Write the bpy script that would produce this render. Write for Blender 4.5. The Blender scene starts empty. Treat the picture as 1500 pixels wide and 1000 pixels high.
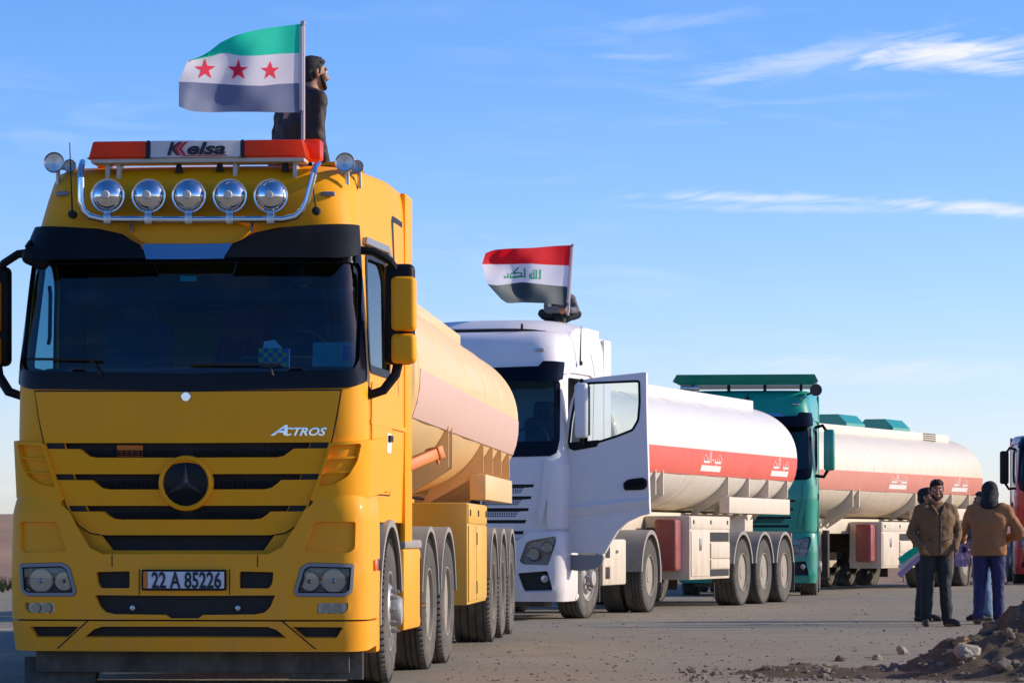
import bpy, bmesh, math, random
import numpy as np
from mathutils import Vector, Matrix, noise
from mathutils.geometry import delaunay_2d_cdt
PI = math.pi
R = math.radians
rnd = random.Random(7)
sc = bpy.context.scene
COL = sc.collection

# ------------------------------------------------------------------ camera
FPX, CX, HY, CAMZ = 5000.0, 750.0, 787.0, 1.05      # focal length, centre and horizon in photo pixels, lens height
cam = bpy.data.objects.new('camera', bpy.data.cameras.new('camera')); COL.objects.link(cam)
cam.location = (0, 0, CAMZ); cam.rotation_euler = (R(90), 0, 0)
cam.data.sensor_width = 36; cam.data.lens = FPX / 1500 * 36
cam.data.shift_y = (HY - 500) / 1500
cam.data.clip_start = 0.5; cam.data.clip_end = 9000
sc.camera = cam
# ------------------------------------------------------------------ sun and sky
SUN_EL, SUN_AZ = R(23), R(84)            # azimuth clockwise from the view direction (+Y)
sd_ = Vector((math.sin(SUN_AZ) * math.cos(SUN_EL), math.cos(SUN_AZ) * math.cos(SUN_EL), math.sin(SUN_EL)))
sl = bpy.data.lights.new('sun', 'SUN'); sl.energy = 2.5; sl.angle = R(0.53); sl.color = (1.0, 0.88, 0.70)
so = bpy.data.objects.new('sun', sl); COL.objects.link(so)
so.rotation_euler = sd_.to_track_quat('Z', 'Y').to_euler(); so.location = (60, 30, 40)
wd = bpy.data.worlds.new('World'); sc.world = wd; wd.use_nodes = True
nt = wd.node_tree; nt.nodes.clear()
def N(t, typ, **kw):
    n = t.nodes.new(typ)
    for k, v in kw.items(): setattr(n, k, v)
    return n
def L(t, a, b): t.links.new(a, b)
def math_(t, op, a, b=None, c=None, clamp=False):
    n = N(t, 'ShaderNodeMath', operation=op); n.use_clamp = clamp
    for i, v in enumerate((a, b, c)):
        if v is None: continue
        if isinstance(v, (int, float)): n.inputs[i].default_value = v
        else: L(t, v, n.inputs[i])
    return n.outputs[0]
def build_world():
    t = nt
    out = N(t, 'ShaderNodeOutputWorld'); bg = N(t, 'ShaderNodeBackground'); bg.inputs[1].default_value = 0.125
    sky = N(t, 'ShaderNodeTexSky', sky_type='NISHITA'); sky.sun_disc = False
    sky.sun_elevation = SUN_EL; sky.sun_rotation = SUN_AZ
    sky.altitude = 600; sky.air_density = 0.8; sky.dust_density = 0.8; sky.ozone_density = 3.0
    hsv = N(t, 'ShaderNodeHueSaturation'); hsv.inputs['Saturation'].default_value = 1.3; hsv.inputs['Value'].default_value = 1.0
    wb = N(t, 'ShaderNodeMixRGB', blend_type='MULTIPLY'); wb.inputs[0].default_value = 1.0; wb.inputs[2].default_value = (0.95, 0.86, 0.95, 1)
    L(t, sky.outputs[0], wb.inputs[1]); L(t, wb.outputs[0], hsv.inputs['Color'])
    co = N(t, 'ShaderNodeTexCoord'); sep = N(t, 'ShaderNodeSeparateXYZ'); L(t, co.outputs['Generated'], sep.inputs[0])
    az = math_(t, 'ARCTAN2', sep.outputs[0], sep.outputs[1]); el = math_(t, 'ARCSINE', sep.outputs[2])
    # thin high cloud: streaks drawn out along the azimuth
    comb = N(t, 'ShaderNodeCombineXYZ')
    L(t, math_(t, 'MULTIPLY', az, 22.0), comb.inputs[0])
    L(t, math_(t, 'MULTIPLY', math_(t, 'ADD', el, math_(t, 'MULTIPLY', az, 0.03)), 150.0), comb.inputs[1])
    n1 = N(t, 'ShaderNodeTexNoise'); n1.inputs['Scale'].default_value = 1.0; n1.inputs['Detail'].default_value = 7; n1.inputs['Distortion'].default_value = 0.9
    L(t, comb.outputs[0], n1.inputs['Vector'])
    comb2 = N(t, 'ShaderNodeCombineXYZ'); L(t, math_(t, 'MULTIPLY', az, 5.0), comb2.inputs[0]); L(t, math_(t, 'MULTIPLY', el, 22.0), comb2.inputs[1])
    n2 = N(t, 'ShaderNodeTexNoise'); n2.inputs['Scale'].default_value = 1.0; n2.inputs['Detail'].default_value = 2
    L(t, comb2.outputs[0], n2.inputs['Vector'])
    wide = math_(t, 'MULTIPLY', math_(t, 'SUBTRACT', n2.outputs[0], 0.44), 4.0, clamp=True)
    base = math_(t, 'MULTIPLY', math_(t, 'MULTIPLY', math_(t, 'SUBTRACT', n1.outputs[0], 0.48), 2.4, clamp=True), math_(t, 'MULTIPLY', wide, 0.45))
    comb3 = N(t, 'ShaderNodeCombineXYZ'); L(t, math_(t, 'MULTIPLY', az, 34.0), comb3.inputs[0]); L(t, math_(t, 'MULTIPLY', math_(t, 'SUBTRACT', el, math_(t, 'MULTIPLY', az, 0.12)), 210.0), comb3.inputs[1])
    n3 = N(t, 'ShaderNodeTexNoise'); n3.inputs['Scale'].default_value = 1.0; n3.inputs['Detail'].default_value = 9; n3.inputs['Roughness'].default_value = 0.6; n3.inputs['Distortion'].default_value = 1.6
    L(t, comb3.outputs[0], n3.inputs['Vector']); fib = n3.outputs[0]
    def wisp(a0, e0, sa, se, slope, gain):
        da = math_(t, 'SUBTRACT', az, a0)
        de = math_(t, 'SUBTRACT', math_(t, 'SUBTRACT', el, e0), math_(t, 'MULTIPLY', da, slope))
        q = math_(t, 'ADD', math_(t, 'POWER', math_(t, 'DIVIDE', da, sa), 2.0), math_(t, 'POWER', math_(t, 'DIVIDE', de, se), 2.0))
        g = math_(t, 'EXPONENT', math_(t, 'MULTIPLY', q, -1.0))
        m = math_(t, 'MULTIPLY', math_(t, 'SUBTRACT', math_(t, 'ADD', math_(t, 'MULTIPLY', g, 0.45), fib), 0.62), 2.6, clamp=True)
        return math_(t, 'MULTIPLY', math_(t, 'MULTIPLY', m, gain), math_(t, 'POWER', g, 0.55))
    px = lambda x, y: ((x - CX) / FPX, (HY - y) / FPX)
    tot = base
    for (x, y, sx, sy, slope, gain) in ((1390, 88, 170, 26, 0.04, 0.95), (1200, 92, 190, 22, 0.17, 0.42), (1060, 122, 70, 14, 0.2, 0.30), (1420, 104, 120, 16, -0.1, 0.75),
                                        (1110, 293, 190, 10, -0.03, 0.55), (1420, 310, 170, 12, -0.08, 0.8), (1180, 308, 260, 9, -0.02, 0.35),
                                        (980, 40, 160, 14, 0.1, 0.2), (930, 88, 70, 7, 0.02, 0.25), (1330, 545, 330, 26, 0.0, 0.35), (1180, 530, 120, 12, 0.05, 0.3)):
        a0, e0 = px(x, y)
        tot = math_(t, 'MAXIMUM', tot, wisp(a0, e0, sx / FPX, sy / FPX, slope, gain))
    mix = N(t, 'ShaderNodeMixRGB'); L(t, tot, mix.inputs[0]); L(t, hsv.outputs[0], mix.inputs[1]); mix.inputs[2].default_value = (4.3, 4.35, 4.4, 1)
    L(t, mix.outputs[0], bg.inputs[0]); L(t, bg.outputs[0], out.inputs[0])
build_world()
sc.view_settings.view_transform = 'Standard'; sc.view_settings.look = 'None'
sc.view_settings.exposure = 0.82; sc.view_settings.gamma = 1.0; sc.view_settings.use_curve_mapping = False
sc.cycles.max_bounces = 8; sc.cycles.transparent_max_bounces = 12; sc.cycles.caustics_reflective = False; sc.cycles.caustics_refractive = False

# ------------------------------------------------------------------ materials
MATS = {}
def M(name, col, rough=0.5, metal=0.0, var=0.10, vs=5.0, dust=0.0, dcol=(0.30, 0.25, 0.19), dz=(0.0, 1.6), coat=0.0, bump=0.0, bs=80.0, transl=0.0, spec=0.5, streak=0.0):
    if name in MATS: return MATS[name]
    m = bpy.data.materials.new(name); m.use_nodes = True; t = m.node_tree; MATS[name] = m
    b = t.nodes['Principled BSDF']
    b.inputs['Roughness'].default_value = rough; b.inputs['Metallic'].default_value = metal
    b.inputs['Specular IOR Level'].default_value = spec
    if coat: b.inputs['Coat Weight'].default_value = coat; b.inputs['Coat Roughness'].default_value = 0.08
    co = N(t, 'ShaderNodeTexCoord')
    n1 = N(t, 'ShaderNodeTexNoise'); n1.inputs['Scale'].default_value = vs; n1.inputs['Detail'].default_value = 6; L(t, co.outputs['Object'], n1.inputs['Vector'])
    hs = N(t, 'ShaderNodeHueSaturation'); hs.inputs['Color'].default_value = (*col, 1)
    L(t, math_(t, 'ADD', math_(t, 'MULTIPLY', n1.outputs[0], 2 * var), 1 - var), hs.inputs['Value'])
    colout = hs.outputs[0]
    rmul = n1.outputs[0]
    if dust > 0:
        geo = N(t, 'ShaderNodeNewGeometry'); sp = N(t, 'ShaderNodeSeparateXYZ'); L(t, geo.outputs['Position'], sp.inputs[0])
        mr = N(t, 'ShaderNodeMapRange'); mr.inputs[1].default_value = dz[0]; mr.inputs[2].default_value = dz[1]; mr.inputs[3].default_value = 1.0; mr.inputs[4].default_value = 0.12
        L(t, sp.outputs[2], mr.inputs[0])
        n2 = N(t, 'ShaderNodeTexNoise'); n2.inputs['Scale'].default_value = 3.2; n2.inputs['Detail'].default_value = 9; n2.inputs['Roughness'].default_value = 0.7
        mp = N(t, 'ShaderNodeMapping'); mp.inputs['Scale'].default_value = (1.6, 1.6, 0.35 if streak else 1.0)
        L(t, co.outputs['Object'], mp.inputs[0]); L(t, mp.outputs[0], n2.inputs['Vector'])
        f = math_(t, 'MULTIPLY', math_(t, 'MULTIPLY', mr.outputs[0], dust), math_(t, 'MULTIPLY', math_(t, 'SUBTRACT', n2.outputs[0], 0.28), 2.4, clamp=True), clamp=True)
        mx = N(t, 'ShaderNodeMixRGB'); L(t, f, mx.inputs[0]); L(t, colout, mx.inputs[1]); mx.inputs[2].default_value = (*dcol, 1)
        colout = mx.outputs[0]
        L(t, math_(t, 'ADD', math_(t, 'MULTIPLY', f, 0.5), math_(t, 'ADD', math_(t, 'MULTIPLY', n1.outputs[0], 0.12), max(0.02, rough - 0.06)), clamp=True), b.inputs['Roughness'])
        if coat: L(t, math_(t, 'MULTIPLY', math_(t, 'SUBTRACT', 1.0, f, clamp=True), coat), b.inputs['Coat Weight'])
    L(t, colout, b.inputs['Base Color'])
    if bump:
        n3 = N(t, 'ShaderNodeTexNoise'); n3.inputs['Scale'].default_value = bs; n3.inputs['Detail'].default_value = 4; L(t, co.outputs['Object'], n3.inputs['Vector'])
        bp = N(t, 'ShaderNodeBump'); bp.inputs['Strength'].default_value = bump; bp.inputs['Distance'].default_value = 0.01
        L(t, n3.outputs[0], bp.inputs['Height']); L(t, bp.outputs[0], b.inputs['Normal'])
    if transl:
        tr = N(t, 'ShaderNodeBsdfTranslucent'); L(t, colout, tr.inputs[0])
        ms = N(t, 'ShaderNodeMixShader'); ms.inputs[0].default_value = transl
        o = t.nodes['Material Output']; L(t, b.outputs[0], ms.inputs[1]); L(t, tr.outputs[0], ms.inputs[2]); L(t, ms.outputs[0], o.inputs[0])
    return m
def glass(name, tint, refl=1.0, dirt=0.06):
    m = bpy.data.materials.new(name); m.use_nodes = True; t = m.node_tree; t.nodes.clear(); MATS[name] = m
    o = N(t, 'ShaderNodeOutputMaterial'); tr = N(t, 'ShaderNodeBsdfTransparent'); tr.inputs[0].default_value = (*tint, 1)
    gl = N(t, 'ShaderNodeBsdfGlossy'); gl.inputs['Roughness'].default_value = 0.03
    ge = N(t, 'ShaderNodeNewGeometry'); dp = N(t, 'ShaderNodeVectorMath', operation='DOT_PRODUCT'); L(t, ge.outputs['Normal'], dp.inputs[0]); L(t, ge.outputs['Incoming'], dp.inputs[1])
    sk = math_(t, 'ADD', math_(t, 'MULTIPLY', math_(t, 'POWER', math_(t, 'SUBTRACT', 1.0, math_(t, 'ABSOLUTE', dp.outputs['Value']), clamp=True), 5.0), 0.92), 0.06)   # thin pane: the same from both sides
    ms = N(t, 'ShaderNodeMixShader'); L(t, math_(t, 'MULTIPLY', sk, refl, clamp=True), ms.inputs[0]); L(t, tr.outputs[0], ms.inputs[1]); L(t, gl.outputs[0], ms.inputs[2])
    df = N(t, 'ShaderNodeBsdfDiffuse'); df.inputs[0].default_value = (0.35, 0.33, 0.30, 1)
    co = N(t, 'ShaderNodeTexCoord'); n1 = N(t, 'ShaderNodeTexNoise'); n1.inputs['Scale'].default_value = 4; n1.inputs['Detail'].default_value = 8; L(t, co.outputs['Object'], n1.inputs['Vector'])
    m2 = N(t, 'ShaderNodeMixShader'); L(t, math_(t, 'MULTIPLY', math_(t, 'SUBTRACT', n1.outputs[0], 0.3, clamp=True), dirt), m2.inputs[0]); L(t, ms.outputs[0], m2.inputs[1]); L(t, df.outputs[0], m2.inputs[2])
    L(t, m2.outputs[0], o.inputs[0])
    return m
DUST = (0.33, 0.28, 0.21)
M('yellow', (0.94, 0.375, 0.002), 0.5, coat=0.06, spec=0.2, var=0.05, dust=0.28, dz=(0.1, 1.5), streak=1)
M('yellow_trailer', (0.74, 0.40, 0.012), 0.5, coat=0.2, var=0.08, dust=0.55, dz=(0.3, 2.4), dcol=(0.45, 0.34, 0.18), streak=1)
M('tank_yellow', (0.82, 0.53, 0.22), 0.45, coat=0.15, var=0.05, dust=0.35, dz=(1.2, 3.6), dcol=(0.55, 0.42, 0.26), streak=1)
M('tank_mauve', (0.66, 0.43, 0.34), 0.5, var=0.06, dust=0.35, dz=(1.2, 3.6), dcol=(0.5, 0.38, 0.28))
M('white', (0.82, 0.77, 0.76), 0.42, coat=0.15, spec=0.3, var=0.04, dust=0.45, dz=(0.0, 1.7), streak=1)
M('tank_white', (0.76, 0.73, 0.66), 0.45, coat=0.15, var=0.04, dust=0.8, dz=(1.25, 2.7), dcol=(0.50, 0.38, 0.22), streak=1)
M('tank_cream', (0.74, 0.66, 0.54), 0.5, coat=0.1, var=0.05, dust=0.8, dz=(1.25, 2.9), dcol=(0.45, 0.34, 0.20), streak=1)
M('cream', (0.66, 0.58, 0.46), 0.55, var=0.08, dust=0.7, dz=(0.2, 1.9), dcol=(0.40, 0.31, 0.2), streak=1)
M('stripe_red', (0.72, 0.10, 0.07), 0.5, var=0.10, dust=0.25, dz=(1.2, 3.6), dcol=(0.6, 0.42, 0.3))
M('stripe_faded', (0.60, 0.20, 0.15), 0.6, var=0.10, dust=0.5, dz=(1.2, 3.9), dcol=(0.55, 0.38, 0.28))
M('red_paint', (0.30, 0.03, 0.03), 0.45, coat=0.2, var=0.15, dust=0.4, dz=(0.5, 2.4))
M('truck_red', (0.55, 0.02, 0.02), 0.35, coat=0.5, var=0.06, dust=0.25)
M('green', (0.0, 0.29, 0.20), 0.4, coat=0.5, var=0.06, dust=0.22, dz=(0.0, 1.5))
M('black', (0.010, 0.011, 0.013), 0.45, var=0.2, spec=0.12, dust=0.02, dz=(0.2, 3.5))
M('black_gloss', (0.004, 0.006, 0.012), 0.15, var=0.1, spec=0.14)
M('star_dark', (0.05, 0.055, 0.07), 0.35, var=0.1)
M('bowl', (0.46, 0.45, 0.43), 0.38, metal=0.5, var=0.25, vs=14)
M('reflector', (0.30, 0.29, 0.28), 0.2, metal=1.0, var=0.2)
M('black_matt', (0.014, 0.014, 0.014), 0.75, var=0.2)
M('mesh_black', (0.02, 0.02, 0.02), 0.6, var=0.3, bump=0.9, bs=220)
M('dusty_black', (0.05, 0.045, 0.04), 0.85, var=0.3, dust=0.6, dz=(0.0, 1.2))
M('chassis', (0.022, 0.02, 0.018), 0.8, var=0.3, dust=0.5, dz=(0.0, 1.4))
M('tyre', (0.045, 0.043, 0.04), 0.9, var=0.3, dust=0.70, dz=(0.0, 1.6), dcol=(0.25, 0.225, 0.18), bump=0.3, bs=60, vs=9)
M('rim', (0.30, 0.27, 0.22), 0.7, var=0.2, dust=0.6, dz=(0.0, 1.4), vs=10)
M('rim_steel', (0.45, 0.44, 0.42), 0.45, metal=0.6, var=0.2, dust=0.5, dz=(0.0, 1.4))
M('mudguard', (0.25, 0.24, 0.22), 0.75, var=0.2, dust=0.85, dz=(0.0, 2.4), dcol=(0.40, 0.37, 0.31))
M('chrome', (0.72, 0.74, 0.76), 0.12, metal=1.0, var=0.05)
M('chrome_dull', (0.5, 0.5, 0.5), 0.3, metal=1.0, var=0.1)
M('grey_plastic', (0.22, 0.23, 0.24), 0.45, var=0.1)
M('orange_lens', (0.95, 0.11, 0.008), 0.3, coat=0.3, var=0.12, vs=9, transl=0.5)
M('amber', (0.85, 0.16, 0.01), 0.25, coat=0.5)
M('orange_paint', (0.66, 0.17, 0.006), 0.55, var=0.2, dust=0.3)
M('sign_white', (0.88, 0.82, 0.76), 0.4, var=0.06, transl=0.3)
M('plate_white', (0.66, 0.68, 0.70), 0.45, var=0.05)
M('ink', (0.008, 0.009, 0.02), 0.5, var=0.1)
M('ink_red', (0.5, 0.01, 0.03), 0.5, var=0.1)
M('ink_white', (0.8, 0.78, 0.74), 0.5, var=0.08)
M('lens_cream', (0.60, 0.55, 0.48), 0.3, var=0.1)
M('interior', (0.018, 0.02, 0.024), 0.8, var=0.2)
M('seat_cloth', (0.03, 0.035, 0.05), 0.9, var=0.2)
M('curtain_red', (0.60, 0.015, 0.04), 0.85, var=0.3)
M('paper_green', (0.06, 0.42, 0.30), 0.6, var=0.1)
M('paper_white', (0.75, 0.77, 0.75), 0.6, var=0.06)
M('tissue_blue', (0.03, 0.10, 0.30), 0.6); M('tissue_yellow', (0.65, 0.55, 0.05), 0.6)
M('skin', (0.36, 0.17, 0.10), 0.55, var=0.10, vs=20); M('hair', (0.012, 0.009, 0.008), 0.7, var=0.3, bump=0.8, bs=90)
M('jacket_dark', (0.022, 0.012, 0.012), 0.7, var=0.3, bump=0.4, bs=14)
M('jacket_brown', (0.15, 0.085, 0.035), 0.8, var=0.2, bump=0.5, bs=12, vs=8)
M('jacket_tan', (0.34, 0.15, 0.055), 0.9, var=0.12, bump=0.5, bs=12, vs=8)
M('jacket_grey', (0.14, 0.14, 0.15), 0.85, var=0.4, bump=0.5, bs=14, vs=20)
M('jacket_black', (0.01, 0.01, 0.012), 0.85, var=0.2, bump=0.5, bs=14)
M('trousers_black', (0.010, 0.016, 0.02), 0.8, var=0.2, bump=0.5, bs=10)
M('trousers_blue', (0.012, 0.016, 0.09), 0.7, var=0.2, bump=0.5, bs=10)
M('jeans', (0.11, 0.19, 0.28), 0.85, var=0.2, bump=0.4, bs=12)
M('hood_black', (0.012, 0.012, 0.015), 0.85, var=0.2, bump=0.4, bs=20)
M('shoe_dark', (0.02, 0.017, 0.014), 0.6, var=0.2); M('shoe_brown', (0.13, 0.07, 0.035), 0.75, var=0.2)
M('flag_green', (0.0, 0.72, 0.46), 0.75, var=0.06, transl=0.5); M('flag_white', (0.86, 0.82, 0.86), 0.75, var=0.04, transl=0.5)
M('flag_black', (0.13, 0.17, 0.30), 0.6, var=0.2, vs=9, transl=0.4); M('flag_red', (0.92, 0.008, 0.02), 0.75, var=0.06, transl=0.5)
M('star_red', (0.85, 0.03, 0.10), 0.75, var=0.05, transl=0.4); M('script_green', (0.0, 0.34, 0.17), 0.75, var=0.05, transl=0.3)
M('flag_ink', (0.016, 0.04, 0.06), 0.6, var=0.2, transl=0.1)
M('pole_steel', (0.42, 0.36, 0.38), 0.45, metal=0.3, var=0.1); M('pole_wood', (0.32, 0.17, 0.07), 0.7, var=0.25)
M('lilac', (0.45, 0.36, 0.58), 0.7, var=0.2, transl=0.2)
glass('windscreen_glass', (0.24, 0.56, 0.80), 0.9, 0.010)
glass('clear_glass', (0.97, 0.98, 0.98), 0.5, 0.0)
glass('side_glass', (0.62, 0.74, 0.74), 1.0, 0.05)
glass('lamp_glass', (0.80, 0.82, 0.84), 0.9, 0.05)

# ------------------------------------------------------------------ mesh builder
class MB:
    def __init__(s): s.v = []; s.f = []; s.m = []
    def add(s, vs, fs, mi=0):
        o = len(s.v); s.v.extend([tuple(map(float, p)) for p in vs]); s.f.extend([tuple(i + o for i in f) for f in fs]); s.m.extend([mi] * len(fs)); return s
    def box(s, c, size, bev=0.0, rot=None, mi=0, seg=2):
        bm = bmesh.new(); bmesh.ops.create_cube(bm, size=1.0)
        for v in bm.verts: v.co = Vector((v.co.x * size[0], v.co.y * size[1], v.co.z * size[2]))
        if bev > 0: bmesh.ops.bevel(bm, geom=bm.edges[:], offset=min(bev, 0.45 * min(size)), segments=seg, profile=0.5, affect='EDGES')
        if rot is not None: bmesh.ops.transform(bm, matrix=rot.to_4x4() if len(rot) == 3 else rot, verts=bm.verts[:])
        bm.verts.ensure_lookup_table()
        s.add([v.co + Vector(c) for v in bm.verts], [[v.index for v in f.verts] for f in bm.faces], mi); bm.free(); return s
    def tube(s, pts, r, n=10, cap=True, mi=0, flat=None):
        P = [Vector(p) for p in pts]; rr = r if isinstance(r, (list, tuple)) else [r] * len(P)
        vs = []; fs = []; up = None
        for i, p in enumerate(P):
            d = (P[min(i + 1, len(P) - 1)] - P[max(i - 1, 0)]).normalized()
            if up is None:
                up = Vector((0, 0, 1)) if abs(d.z) < 0.9 else Vector((0, 1, 0))
            a = d.cross(up).normalized(); b = a.cross(d).normalized(); up = b
            k = flat or 1.0
            for j in range(n):
                t = 2 * PI * j / n
                vs.append(p + a * (math.cos(t) * rr[i]) + b * (math.sin(t) * rr[i] * k))
        for i in range(len(P) - 1):
            for j in range(n):
                fs.append((i * n + j, i * n + (j + 1) % n, (i + 1) * n + (j + 1) % n, (i + 1) * n + j))
        if cap: fs.append(tuple(range(n))[::-1]); fs.append(tuple(range((len(P) - 1) * n, len(P) * n)))
        return s.add(vs, [f[::-1] for f in fs], mi)
    def lathe(s, prof, c=(0, 0, 0), axis='X', n=32, mi=0, closed=False):
        vs = []; fs = []; m = len(prof)
        for (r, h) in prof:
            for j in range(n):
                t = 2 * PI * j / n; a, b = r * math.cos(t), r * math.sin(t)
                p = {'X': (h, a, b), 'Y': (b, h, a), 'Z': (a, b, h)}[axis]
                vs.append((p[0] + c[0], p[1] + c[1], p[2] + c[2]))
        for i in range(m - 1 + (1 if closed else 0)):
            k = (i + 1) % m
            for j in range(n): fs.append((i * n + j, i * n + (j + 1) % n, k * n + (j + 1) % n, k * n + j))
        if not closed:
            if prof[0][0] > 1e-5: fs.append(tuple(range(n))[::-1])
            if prof[-1][0] > 1e-5: fs.append(tuple(range((m - 1) * n, m * n)))
        return s.add(vs, fs, mi)
    def prism(s, poly, f0, f1, mi=0):
        """polygon (a,b) list; f0, f1 map (a,b) to 3-D for the two caps"""
        n = len(poly); vs = [f0(*p) for p in poly] + [f1(*p) for p in poly]
        fs = [tuple(range(n))[::-1], tuple(range(n, 2 * n))] + [(i, (i + 1) % n, n + (i + 1) % n, n + i) for i in range(n)]
        return s.add(vs, fs, mi)
    def build(s, name, mats, parent=None, sharp=35, fixn=True, smooth=True):
        me = bpy.data.meshes.new(name); me.from_pydata(s.v, [], s.f)
        if isinstance(mats, str): mats = [mats]
        for m in mats: me.materials.append(MATS[m])
        if len(mats) > 1: me.polygons.foreach_set('material_index', s.m)
        if fixn:
            bm = bmesh.new(); bm.from_mesh(me); bmesh.ops.recalc_face_normals(bm, faces=bm.faces[:]); bm.to_mesh(me); bm.free()
        if smooth:
            me.polygons.foreach_set('use_smooth', [True] * len(me.polygons)); me.set_sharp_from_angle(angle=R(sharp))
        me.update()
        o = bpy.data.objects.new(name, me); COL.objects.link(o)
        if parent is not None: o.parent = parent
        return o
def empty(name, loc=(0, 0, 0), yaw=0.0):
    o = bpy.data.objects.new(name, None); COL.objects.link(o); o.location = loc; o.rotation_euler = (0, 0, -yaw); o.empty_display_size = 0.3
    return o
def tag(o, label, cat=None, group=None, kind=None):
    if label: o['label'] = label
    if cat: o['category'] = cat
    if group: o['group'] = group
    if kind: o['kind'] = kind
    return o
def in_poly(P, poly):
    P = np.asarray(P); x, y = P[:, 0], P[:, 1]; r = np.zeros(len(P), bool); poly = np.asarray(poly); n = len(poly)
    for i in range(n):
        x0, y0 = poly[i]; x1, y1 = poly[(i + 1) % n]
        c = ((y0 > y) != (y1 > y)); t = (x1 - x0) * (y - y0) / ((y1 - y0) if y1 != y0 else 1e-12) + x0
        r ^= c & (x < t)
    return r
def densify(poly, step):
    out = []; n = len(poly)
    for i in range(n):
        a = np.array(poly[i], float); b = np.array(poly[(i + 1) % n], float); k = max(1, int(np.ceil(np.hypot(*(b - a)) / step)))
        out += [tuple(a + (b - a) * j / k) for j in range(k)]
    return out
def clean(poly, eps=1e-4):
    out = []
    for p in poly:
        if not out or math.hypot(p[0] - out[-1][0], p[1] - out[-1][1]) > eps: out.append(tuple(p))
    if len(out) > 1 and math.hypot(out[0][0] - out[-1][0], out[0][1] - out[-1][1]) < eps: out.pop()
    return out
def rounded(poly, r, k=4):
    """fillet the corners of a polygon"""
    poly = clean(poly); n = len(poly); out = []
    for i in range(n):
        p = np.array(poly[i]); a = np.array(poly[i - 1]) - p; b = np.array(poly[(i + 1) % n]) - p
        la, lb = np.hypot(*a), np.hypot(*b); d = min(r, la * 0.45, lb * 0.45)
        p0, p1 = p + a / la * d, p + b / lb * d
        for j in range(k + 1):
            t = j / k; out.append(tuple((1 - t) ** 2 * p0 + 2 * t * (1 - t) * p + t * t * p1))
    return clean(out)
def inset(poly, d):
    """move every edge inwards by d (outwards if negative)"""
    P = np.array(clean(poly)); n = len(P)
    area = 0.5 * sum(P[i][0] * P[(i + 1) % n][1] - P[(i + 1) % n][0] * P[i][1] for i in range(n)); sgn = 1 if area > 0 else -1
    out = []
    for i in range(n):
        e0 = P[i] - P[i - 1]; e1 = P[(i + 1) % n] - P[i]
        n0 = np.array((-e0[1], e0[0])) / (np.hypot(*e0) + 1e-9) * sgn; n1 = np.array((-e1[1], e1[0])) / (np.hypot(*e1) + 1e-9) * sgn
        m = n0 + n1; q = m / max(0.35, (1 + float(n0 @ n1)))
        out.append(tuple(P[i] + q * d))
    return out
def skin(mb, mapf, outline, holes=(), step=0.06, off=0.0, depth=0.0, hole_depth=None, back=False, mi=0):
    """a sheet with holes laid on a curved surface; mapf(U, V, off) -> points. depth: rim walls going inwards"""
    o = densify(clean(outline), step); hs = [densify(clean(h), step) for h in holes]
    oa = np.array(o); lo, hi = oa.min(0), oa.max(0)
    gx = np.arange(lo[0] + step * 0.5, hi[0], step); gy = np.arange(lo[1] + step * 0.5, hi[1], step)
    G = np.array([(a, b) for b in gy for a in gx]).reshape(-1, 2)
    if len(G):
        keep = in_poly(G, o)
        for h in hs: keep &= ~in_poly(G, h)
        G = G[keep]
        B = np.array(o + [p for h in hs for p in h])
        if len(G):
            dm = np.full(len(G), 9.0)
            for i in range(0, len(B), 200):
                dm = np.minimum(dm, np.sqrt(((G[:, None, :] - B[None, i:i + 200, :]) ** 2).sum(2)).min(1))
            G = G[dm > step * 0.45]
    pts = list(o); edges = [(i, (i + 1) % len(o)) for i in range(len(o))]
    for h in hs:
        b = len(pts); pts += h; edges += [(b + i, b + (i + 1) % len(h)) for i in range(len(h))]
    pts += [tuple(g) for g in G]
    vv, ee, ff, *_ = delaunay_2d_cdt([Vector(p) for p in pts], edges, [], 0, 1e-6)
    V2 = np.array([(p.x, p.y) for p in vv]); F = [f for f in ff]
    C = np.array([V2[list(f)].mean(0) for f in F]); keep = in_poly(C, o)
    for h in hs: keep &= ~in_poly(C, h)
    P3 = mapf(V2[:, 0], V2[:, 1], off); FF = [tuple(F[i]) for i in np.nonzero(keep)[0]]
    mb.add(P3, FF, mi)
    if back: mb.add(mapf(V2[:, 0], V2[:, 1], off - depth), [f[::-1] for f in FF], mi)
    def wall(loop, d):
        a = np.array(loop); p0 = mapf(a[:, 0], a[:, 1], off); p1 = mapf(a[:, 0], a[:, 1], off - d); n = len(a)
        mb.add(list(p0) + list(p1), [(i, (i + 1) % n, n + (i + 1) % n, n + i) for i in range(n)], mi)
    if depth: wall(o, depth)
    for h in hs:
        d = hole_depth if hole_depth is not None else depth
        if d: wall(h, d)
    return mb
def flat_map(fn):
    """surface from a plane: fn(a, b, off) vectorised"""
    return fn
def text_mesh(txt, size, shear=0.0, extrude=0.003, bold=0.0, spacing=1.0, align='CENTER'):
    cu = bpy.data.curves.new('t', 'FONT'); cu.body = txt; cu.size = size; cu.shear = shear; cu.extrude = extrude; cu.offset = bold; cu.space_character = spacing
    cu.align_x = align; cu.align_y = 'CENTER'; cu.resolution_u = 3
    o = bpy.data.objects.new('t', cu); COL.objects.link(o)
    dg = bpy.context.evaluated_depsgraph_get(); me = bpy.data.meshes.new_from_object(o.evaluated_get(dg))
    vs = [tuple(v.co) for v in me.vertices]; fs = [tuple(p.vertices) for p in me.polygons]
    bpy.data.objects.remove(o); bpy.data.curves.remove(cu); bpy.data.meshes.remove(me)
    return vs, fs
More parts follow.
